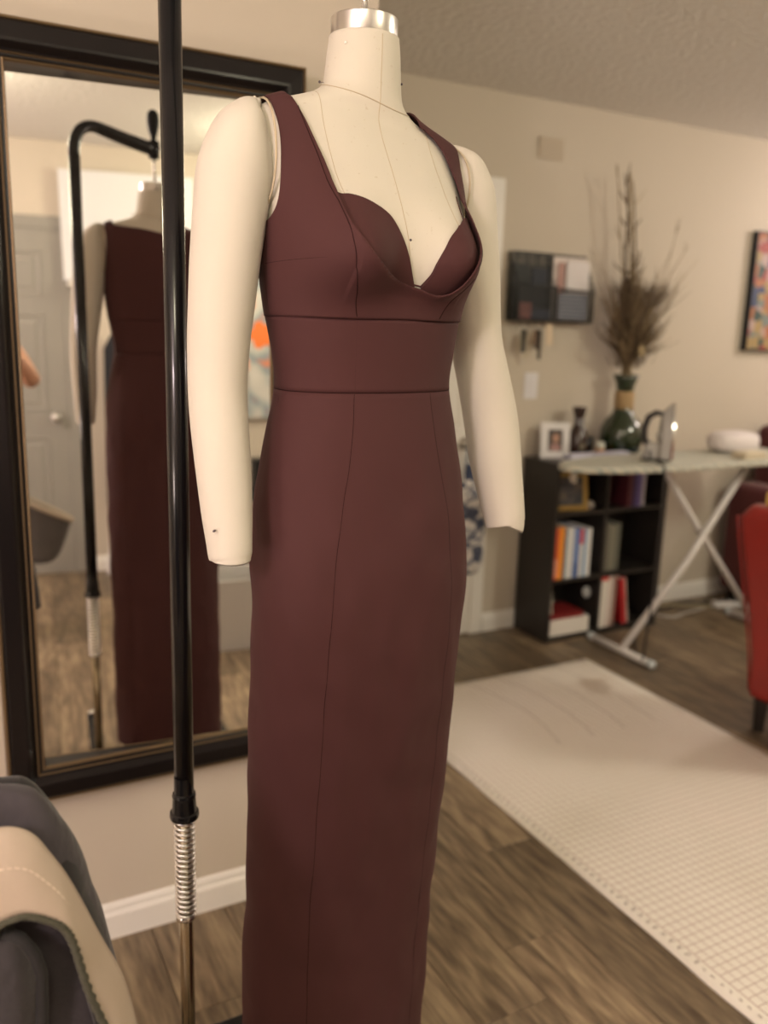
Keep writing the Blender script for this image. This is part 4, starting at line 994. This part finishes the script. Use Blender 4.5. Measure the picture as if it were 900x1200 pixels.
cush('arm', -.42, -.24, -.36, .34, .06, .66); cush('arm', .30, .48, -.36, .34, .06, .66)
cush('backrest', -.22, .28, .14, .36, .08, .96); cush('seat_cushion', -.235, .295, -.36, .16, .28, .46); cush('seat_base', -.235, .295, -.34, .30, .07, .27, .02)
for lx in (-.36, .42):
    for ly in (-.30, .28): obj('foot', tube([(lx, ly, 0), (lx, ly, .07)], [.02, .028], 10), M_leg, ac)
# power strip and cables by the wall
M_cab = mat('cable_white', (.55, .52, .48), .5)
r = thing('power_strip', 'white power strip lying on the floor behind the ironing board', 'power strip', (3.74, 3.02, 0), radians(-20))
o = obj('housing', box(-.09, .09, -.022, .022, 0, .03), mat('strip_white', (.72, .70, .70), .4), r); bevel(o, .004)
for k in range(4): obj('socket', box(-.072+k*.04, -.048+k*.04, -.010, .010, .030, .0315), M_blackm, r)
for pts, M, lb in (([(3.65, 3.05, .006), (3.42, 3.02, .006), (3.30, 3.0, .006), (3.22, 3.10, .006), (3.18, 3.19, .006)], M_cab, 'white cable running along the floor to the power strip'), ([(3.25, 3.17, .007), (3.40, 3.12, .007), (3.52, 3.16, .007), (3.64, 3.10, .007), (3.72, 3.15, .007)], M_ironb, 'black cable tangled on the floor by the wall'), ([(3.20, 3.05, .014), (3.33, 3.13, .024), (3.50, 3.06, .024), (3.60, 3.02, .014)], mat('cable_yellow', (.36, .30, .18), .6), 'tan cable lying over the black one near the wall')):
    o = obj('cable', tube(catmull(pts, 8), .0055, 8), M, smooth=True); tag(o, lb, 'cable', 'floor cables')
# ------------------------------------------------------------------ canvas bag at the lower left (close to the camera), on a stool
BG = Vector((.062, .80, 0)); BR = YAW - math.atan2(400, F_PX)
bU = Vector((cos(BR), -sin(BR), 0)); bV = Vector((sin(BR), cos(BR), 0))   # right / away
M_char = mat('charcoal_canvas', (.044, .037, .042), .9, bump=(55, .5, .006, 8), var=(14, .22), sheen=.2)
M_char2 = mat('charcoal_dark', (.014, .012, .012), .9, bump=(700, .4, .0008, 3), sheen=.15)
M_strap = mat('beige_strap', (.38, .305, .235), .6, bump=(500, .35, .0006, 3), var=(12, .06))
M_fray = mat('frayed_edge', (.055, .052, .034), .95, bump=(300, .5, .002))
bag = thing('canvas_bag', 'charcoal canvas bag with a wide beige strap, close by at the lower left', 'bag', BG)
bag.rotation_euler = (0, 0, -BR)
EDGE = [(.52, .108), (.60, .102), (.70, .087), (.770, .0715), (.806, .0645), (.847, .057), (.870, .050), (.895, .0452), (.9225, .038), (.945, .0295), (.970, .017), (.986, .0075), (.995, -.004), (1.000, -.022)]
XLb = -.40
def bag_profile(z, x1, y0, y1, n=12):
    # rounded-rectangle outline, front y0 (toward the camera) to back y1
    r = min(.055, (y1-y0)/2-.001); P = []
    for cx, cy, a0 in ((x1-r, y1-r, 0), (XLb+r, y1-r, pi/2), (XLb+r, y0+r, pi), (x1-r, y0+r, 1.5*pi)):
        for k in range(n+1):
            a = a0+pi/2*k/n; x = cx+r*cos(a); y = cy+r*sin(a)
            if cx > 0 - 1 and a0 in (0, 1.5*pi):
                q = NZ.noise(Vector((x*14, z*13, 3)))*.006; y += q
            P.append((x, y, z))
    # front points between the corners for folds
    m_ = 22; seg = []
    for k in range(1, m_):
        x = XLb+r+(x1-r-XLb-r)*k/m_; y = y0+.010*NZ.noise(Vector((x*9, z*7+x*6, 1)))+.004*NZ.noise(Vector((x*30, z*22, 5))); seg.append((x, y, z))
    i = 3*(n+1); return P[:i]+seg+P[i:]
rows = []
for z in [.52+.012*i for i in range(40)]+[.992, .996, 1.0]:
    if z > 1.0: continue
    xr = interp(EDGE, z)[0]; top = max(0, (z-.90))/.10
    rows.append(bag_profile(z, xr, -.045+.022*top**2, .045-.055*top))
bm, V = grid(rows, closed_u=True); bm.faces.new(V[0][::-1]); bm.faces.new(V[-1])
body = obj('bag_body', bm, M_char, bag, smooth=True)
# dark side gusset running behind the strap
gp_ = [(-.10, 1.0), (-.022, .9985), (.0, .993), (.017, .969), (.029, .944), (.038, .9215), (.0455, .893), (.048, .877), (.057, .847), (.065, .806), (.072, .769), (.088, .70), (.10, .60)]
rows = []
for i, (x, z) in enumerate(catmull(gp_, 6)):
    w_ = .032; rows.append([(x-w_*.9, .0-.052*min(1, max(0, (1.0-z)*9)), z-.010), (x-w_*.45, -.010-.045*min(1, max(0, (1.0-z)*9)), z-.003), (x-.006, -.005-.025*min(1, (1.0-z)*9), z+.001), (x-.001, .008, z-.002), (x-.010, .022, z-.010), (x-.03, .028, z-.022)])
o = obj('side_gusset', grid(rows)[0], M_char2, bag, smooth=True); solid(o, .003); sub(o)
obj('gusset_seam', tube([(x-.012+.0, -.013-.022*min(1, (1.0-z)*9)-.002, z-.004) for x, z in catmull([(-.022, .9985), (.0, .985), (.008, .973), (.022, .965)], 6)], .0013, 6), mat('seam_grey', (.11, .10, .10), .9), bag)
S_out = [(-.38, .972), (-.20, .978), (-.047, .9785), (-.0262, .9776), (-.0136, .9751), (.0002, .9654), (.0116, .9465), (.0252, .9197), (.0422, .8766), (.0563, .8386), (.0723, .795), (.0848, .7249), (.098, .62)]
S_in = [(-.38, .885), (-.20, .893), (-.0529, .8881), (-.0309, .8987), (-.0200, .9022), (-.0089, .9033), (.0054, .8972), (.0213, .8844), (.0302, .863), (.0397, .8164), (.0537, .7691), (.0707, .7243), (.080, .62)]
co, ci = catmull(S_out, 8), catmull(S_in, 8); rows = []
for (xo, zo), (xi, zi) in zip(co, ci):
    r_ = []
    for k in range(11):
        s = k/10; x = xo+(xi-xo)*s; z = zo+(zi-zo)*s; r_.append((x, -.040-.026*sin(min(1, .15+s*.95)*pi/2)-.004*s*s+.0015*NZ.noise(Vector((x*20, z*25, 0))), z))
    rows.append(r_)
stp = obj('strap', grid(rows)[0], M_strap, bag, smooth=True); solid(stp, .004, 0)
inner = [Vector(r_[-1]) for r_ in rows]
bm = bmesh.new()
for ph in (0, pi):
    tube([p+Vector((.0016*cos(i*1.7+ph), -.002+.0018*sin(i*1.7+ph), -.001)) for i, p in enumerate(inner)], .0030, 6, bm)
obj('braided_edge', bm, M_fray, bag, smooth=True)
mid = [Vector(r_[4])+Vector((0, -.0026, 0)) for r_ in rows]
mid = [m_ for m_ in mid if m_.z > .88]
bm = bmesh.new()
dn = [m_.lerp(n_, q) for m_, n_ in zip(mid, mid[1:]) for q in (0, .5)]
L = 0; last = dn[0]; seg = [dn[0]]
for p in dn[1:]:
    L += (p-last).length; last = p; seg.append(p)
    if L > .006:
        if len(seg) > 1: tube([seg[0], seg[0].lerp(seg[-1], .7)], .0007, 5, bm)
        L = 0; seg = [p]
o = obj('stitching', bm, mat('stitch', (.62, .50, .40), .8), stp); o['kind'] = 'stuff'
# front flap with a fold
rows = []
FE = [(.56, -.008), (.68, -.008), (.75, -.009), (.80, -.0065), (.835, -.0055), (.855, -.010), (.872, -.019), (.884, -.034), (.889, -.06)]
for i in range(30):
    z = .56+(.888-.56)*i/29; xr = interp(FE, z)[0]; t_ = max(0, (z-.84)/.05)
    rows.append([(XLb+.03+(xr-XLb-.03)*(k/24), -.062-.022*(1-t_**2 if t_ < 1 else 0)*sqrt(max(0, 1-(k/24)**8))+.006*NZ.noise(Vector((k*.4, z*9, 2))), z) for k in range(25)])
fl = obj('front_flap', grid(rows)[0], M_char, bag, smooth=True); solid(fl, .006, 0)
obj('flap_fold', tube([(x+.006, -.062, z) for z, x in FE[:8]], .006, 8), M_char2, bag, smooth=True)
obj('bag_base', box(XLb+.03, .075, -.035, .035, .500, .522), M_char2, bag)
stl = thing('stool', 'black round stool under the charcoal canvas bag, below the frame', 'stool', (BG.x-.16, BG.y+.03, 0))
obj('seat', lathe([(.17, .465), (.18, .47), (.18, .493), (.17, .499)], 40), M_blackm, stl, smooth=False)
for a in (0.6, 2.2, 3.7, 5.3): obj('leg', tube([(.12*cos(a), .12*sin(a), .466), (.17*cos(a), .17*sin(a), 0)], .012, 10), M_blackm, stl, smooth=True)

# ------------------------------------------------------------------ seen only in the mirror: the wall behind the photographer
def tilt_board():
    o = obj('foam_board', box(-.36, .36, -.006, .006, -.29, .29), mat('foam_white', (.70, .70, .72), .7), loc=(.71, YR+.045, 1.965), rot=(.0, -.012, 0)); tag(o, 'large white foam board high on the wall, seen in the mirror behind the form', 'board')
    bm = box(.37, 1.10, YR, YR+.12, 1.640, 1.660); o = obj('wall_ledge', bm, M_trim); tag(o, 'narrow white picture ledge carrying the white foam board, reflected in the mirror', 'shelf')
tilt_board()
M_dk = mat('dark_cloth', (.016, .017, .022), .9)
def garment(name, label, x, y, ztop, zbot, wt, wb, M, cat='garment'):
    rows = []
    for i in range(26):
        s = i/25; z = ztop+(zbot-ztop)*s; w_ = wt+(wb-wt)*s**.7; 
        if s < .08: w_ *= .35+.65*s/.08
        rows.append([(w_*cos(2*pi*k/28)*(1+.05*sin(k*2.1+s*4)), .035*sin(2*pi*k/28)*(1+.3*sin(k*1.7+s*3)), z-ztop) for k in range(28)])
    bm, V = grid(rows, closed_u=True); bm.faces.new(V[0][::-1]); bm.faces.new(V[-1])
    r = thing(name, label, cat, (x, y, ztop)); obj('cloth', bm, M, r, smooth=True)
    obj('hanger_hook', tube([(0, 0, -.01), (0, 0, .03), (.012, 0, .045), (.0, 0, .06), (-.012, -.02, .05)], .003, 6), M_chrome, r); return r
garment('hanging_coat', 'black coat hanging on the wall, reflected left of the gown', .60, YR+.075, 1.38, .40, .055, .065, M_dk)
garment('hanging_towel', 'white towel hanging low on the wall, reflected left of the gown', .64, YR+.19, .37, .02, .09, .13, mat('white_cloth', (.62, .60, .58), .9))
for k, (x, h, lb) in enumerate(((.545, .30, 'thin dark bottle on the ledge in front of the white board, reflected'), (.615, .28, 'short dark box on the ledge in front of the white board, reflected'))):
    if k == 0: o = obj('slim_bottle', lathe([(.016, 0), (.018, .01), (.018, .10), (.008, .13), (.008, h)], 16), M_dk, smooth=True, loc=(x, YR+.085, 1.6605))
    else: o = obj('small_box', box(-.04, .04, -.02, .02, 0, h), mat('box_grey', (.10, .10, .09), .7), loc=(x, YR+.085, 1.6605)); bevel(o, .003)
    tag(o, lb, 'bottle' if k == 0 else 'box')
M_flow = blotch('flower_art', [(.28, (.16, .22, .27)), (.40, (.62, .60, .56)), (.50, (.55, .54, .50)), (.60, (.24, .30, .33)), (.68, (.80, .22, .07)), (.82, (.66, .42, .36))], 3.6, seed=6.2)
r = thing('flower_painting', 'large canvas of orange flowers and grey swirls, reflected between the arm and the gown', 'painting', (1.56, YR, 1.32))
obj('canvas', box(-.34, .34, .004, .034, -.42, .42), M_flow, r)
fl_r = random.Random(4)
for k, (x, z, s) in enumerate(((-.10, .08, .085), (-.20, .28, .07), (.02, -.22, .06), (.14, .20, .08), (-.22, -.10, .05), (.20, -.10, .06))):
    bm = bmesh.new(); c0 = bm.verts.new((0, 0, 0)); R_ = []
    for q in range(40):
        a = 2*pi*q/40; rr_ = s*(.72+.28*abs(sin(2.5*a))); R_.append(bm.verts.new((rr_*cos(a), -.001, rr_*sin(a))))
    for q in range(40): bm.faces.new((c0, R_[q], R_[(q+1) % 40]))
    o = obj('painted_flower', bm, mat('flower_orange', ((.85, .20, .04), (.80, .30, .16), (.70, .16, .08))[k % 3], .6), r, loc=(x, .036, z)); solid(o, .0012)
bin_ = thing('white_bin', 'white square bin on the floor, reflected below the form\'s arm', 'bin', (.99, -.12, 0))
bm = bmesh.new(); V = [[bm.verts.new((sx*w_, sy*w_, z)) for sx, sy in ((-1, -1), (1, -1), (1, 1), (-1, 1))] for w_, z in ((.12, 0), (.14, .33), (.131, .33), (.112, .012))]
bm.faces.new(V[0][::-1]); bm.faces.new(V[-1])
for a, b in zip(V, V[1:]):
    for i in range(4): bm.faces.new((a[i], a[(i+1) % 4], b[(i+1) % 4], b[i]))
o = obj('shell', bm, mat('bin_white', (.66, .65, .63), .5), bin_)
# dark side table with a speaker, reflected near the gown's hip
tb = thing('side_table', 'small dark side table, reflected beside the gown', 'table', (1.42, -1.30, 0))
obj('top', box(-.20, .20, -.18, .18, .46, .485), M_dk, tb)
for sx in (-1, 1):
    for sy in (-1, 1): obj('leg', box(sx*.18-.012, sx*.18+.012, sy*.16-.012, sy*.16+.012, 0, .46), M_dk, tb)
o = obj('speaker', box(-.06, .06, -.07, .07, 0, .20), M_blackm, loc=(1.40, -1.28, .4855)); bevel(o, .008); tag(o, 'small black speaker on the dark side table, reflected', 'speaker')

# ------------------------------------------------------------------ the photographer, reflected at the mirror's left edge
M_skin = mat('skin', (.52, .27, .18), .5, var=(20, .06)); M_top = mat('grey_tshirt', (.12, .12, .13), .9); M_jean = mat('dark_jeans', (.03, .035, .05), .9); M_hair = mat('brown_hair', (.04, .022, .012), .6); M_shoe = mat('shoe_black', (.02, .02, .02), .5)
PO = Vector((-.14, -.455, 0)); 
per = thing('person', 'person in a dark top holding up a phone, one bare elbow reflected at mirror edge', 'person', PO)
def skin_mesh(name, V, E, R, M, parent, root=0, lv=2):
    d = bpy.data.meshes.new(name); d.from_pydata([tuple(Vector(v)) for v in V], E, []); o = bpy.data.objects.new(name, d); COL.objects.link(o); o.parent = parent; d.materials.append(M)
    o.modifiers.new('skin', 'SKIN'); sv = d.skin_vertices[0].data
    for i, r in enumerate(R): sv[i].radius = r if isinstance(r, tuple) else (r, r)
    for i in range(len(V)): sv[i].use_root = (i == root)
    s = o.modifiers.new('s', 'SUBSURF'); s.levels = lv; s.render_levels = lv; o.modifiers['skin'].use_smooth_shade = True; return o
V = [(0, 0, .92), (0, -.005, 1.05), (0, -.01, 1.20), (0, -.015, 1.35), (0, -.01, 1.43), (0, .01, 1.49), (0, .02, 1.56), (0, .025, 1.64), (0, .015, 1.70),
     (.10, -.01, 1.405), (.165, 0, 1.385), (.26, .12, 1.28), (.315, .205, 1.18), (.28, .31, 1.24), (.225, .36, 1.32), (.19, .385, 1.375), (.178, .395, 1.395),
     (-.10, -.01, 1.405), (-.165, 0, 1.385), (-.24, .10, 1.24), (-.28, .19, 1.13), (-.13, .30, 1.22), (.02, .36, 1.32), (.08, .385, 1.375), (.095, .395, 1.395),
     (.085, 0, .88), (.10, .01, .70), (.105, .02, .50), (.105, .0, .30), (.105, -.02, .09), (-.085, 0, .88), (-.10, 0, .70), (-.105, .01, .50), (-.105, -.01, .30), (-.105, -.03, .09)]
E = [(0, 1), (1, 2), (2, 3), (3, 4), (4, 5), (5, 6), (6, 7), (7, 8), (3, 9), (9, 10), (10, 11), (11, 12), (12, 13), (13, 14), (14, 15), (15, 16), (3, 17), (17, 18), (18, 19), (19, 20), (20, 21), (21, 22), (22, 23), (23, 24), (0, 25), (25, 26), (26, 27), (27, 28), (28, 29), (0, 30), (30, 31), (31, 32), (32, 33), (33, 34)]
R = [(.15, .10), (.125, .09), (.135, .10), (.15, .10), (.07, .06), (.05, .05), (.065, .075), (.078, .095), (.05, .06), .06, .055, .044, .040, .036, .028, .024, .020, .06, .055, .044, .040, .036, .028, .024, .020, (.085, .09), .075, .056, .055, .036, (.085, .09), .075, .056, .055, .036]
skin_mesh('body', V, E, R, M_skin, per)
skin_mesh('shirt', [(0, 0, .93), (0, -.005, 1.05), (0, -.01, 1.20), (0, -.015, 1.35), (0, -.01, 1.42), (.10, -.01, 1.405), (.165, 0, 1.385), (.215, .06, 1.31), (-.10, -.01, 1.405), (-.165, 0, 1.385), (-.21, .06, 1.31)], [(0, 1), (1, 2), (2, 3), (3, 4), (3, 5), (5, 6), (6, 7), (3, 8), (8, 9), (9, 10)], [(.165, .115), (.145, .105), (.155, .115), (.165, .115), (.078, .07), .072, .068, .060, .072, .068, .060], M_top, per)
skin_mesh('jeans', [(0, 0, .93), (.085, 0, .88), (.10, .01, .70), (.105, .02, .50), (.105, 0, .30), (.105, -.02, .11), (-.085, 0, .88), (-.10, 0, .70), (-.105, .01, .50), (-.105, -.01, .30), (-.105, -.03, .11)], [(0, 1), (1, 2), (2, 3), (3, 4), (4, 5), (0, 6), (6, 7), (7, 8), (8, 9), (9, 10)], [(.165, .115), (.095, .105), .087, .068, .064, .060, (.095, .105), .087, .068, .064, .060], M_jean, per)
for s in (-1, 1): skin_mesh('shoe', [(s*.105, -.06, .045), (s*.108, .02, .045), (s*.112, .11, .035), (s*.112, .17, .032)], [(0, 1), (1, 2), (2, 3)], [.042, .042, .040, .030], M_shoe, per)
hd = skin_mesh('hair', [(0, -.03, 1.56), (0, -.03, 1.64), (0, -.01, 1.72), (0, .02, 1.745), (0, -.05, 1.46)], [(4, 0), (0, 1), (1, 2), (2, 3)], [(.08, .06), (.09, .085), (.085, .085), (.055, .05), (.06, .035)], M_hair, per)
for s in (-1, 1):
    bm = bmesh.new(); bmesh.ops.create_uvsphere(bm, u_segments=10, v_segments=6, radius=.011); obj('eye', bm, mat('eye', (.6, .58, .55), .3), per, smooth=True, loc=(s*.031, .107, 1.635))
skin_mesh('nose', [(0, .11, 1.635), (0, .128, 1.605), (0, .118, 1.595)], [(0, 1), (1, 2)], [.008, .014, .008], M_skin, per)
skin_mesh('mouth', [(-.022, .104, 1.567), (0, .113, 1.566), (.022, .104, 1.567)], [(0, 1), (1, 2)], [.004, .007, .004], mat('lips', (.45, .14, .12), .5), per)
for s, hx in ((1, .178), (-1, .095)):
    for k in range(4):
        z = 1.405+.012-.017*k; x0 = hx-s*.002
        skin_mesh('finger', [(x0, .395, z-.006), (x0-s*.010, .410, z), (x0-s*.022, .416, z+.001), (x0-s*.034-(.003 if k in (1, 2) else 0)*s, .414, z)], [(0, 1), (1, 2), (2, 3)], [.009, .0085, .008, .007], M_skin, per, lv=1)
    skin_mesh('thumb', [(hx, .395, 1.385), (hx-s*.018, .375, 1.39), (hx-s*.040, .376, 1.395)], [(0, 1), (1, 2)], [.011, .010, .008], M_skin, per, lv=1)
ph_c = CC-f2*.022
phn = thing('smartphone', 'black phone held up by the person at the camera position', 'phone', ph_c)
phn.rotation_euler = cam.matrix_world.to_euler()
o = obj('case', box(-.038, .038, -.150, .012, -.004, .004), M_blackm, phn); bevel(o, .003)
# shoulder bag
sb = thing('shoulder_bag', 'grey shoulder bag with a pale beige rim at the photographer\'s hip, reflected low at left', 'bag', (.165, -.30, .40))
rows = []
for i in range(14):
    s = i/13; w_ = .05+.085*s**.6; rows.append([(w_*cos(2*pi*k/28), .05*sin(2*pi*k/28)*(1+.06*sin(3*k)), .25*s-.08*s*cos(2*pi*k/28)*.9) for k in range(28)])
bm, V = grid(rows, closed_u=True); bm.faces.new(V[0][::-1]); bm.faces.new(V[-1]); obj('pouch', bm, mat('bag_grey', (.09, .08, .075), .9, var=(14, .3)), sb, smooth=True)
obj('rim', tube([(.137*cos(2*pi*k/40), .053*sin(2*pi*k/40), .25-.072*cos(2*pi*k/40)) for k in range(40)], .011, 8, closed=True), M_strap, sb, smooth=True)
obj('strap', tube([(-.10, 0, .32), (-.12, -.03, .60), (-.13, -.06, .90), (-.15, -.07, 1.0), (-.16, -.12, 1.045), (-.16, -.18, 1.06)], .010, 8), M_strap, sb, smooth=True)
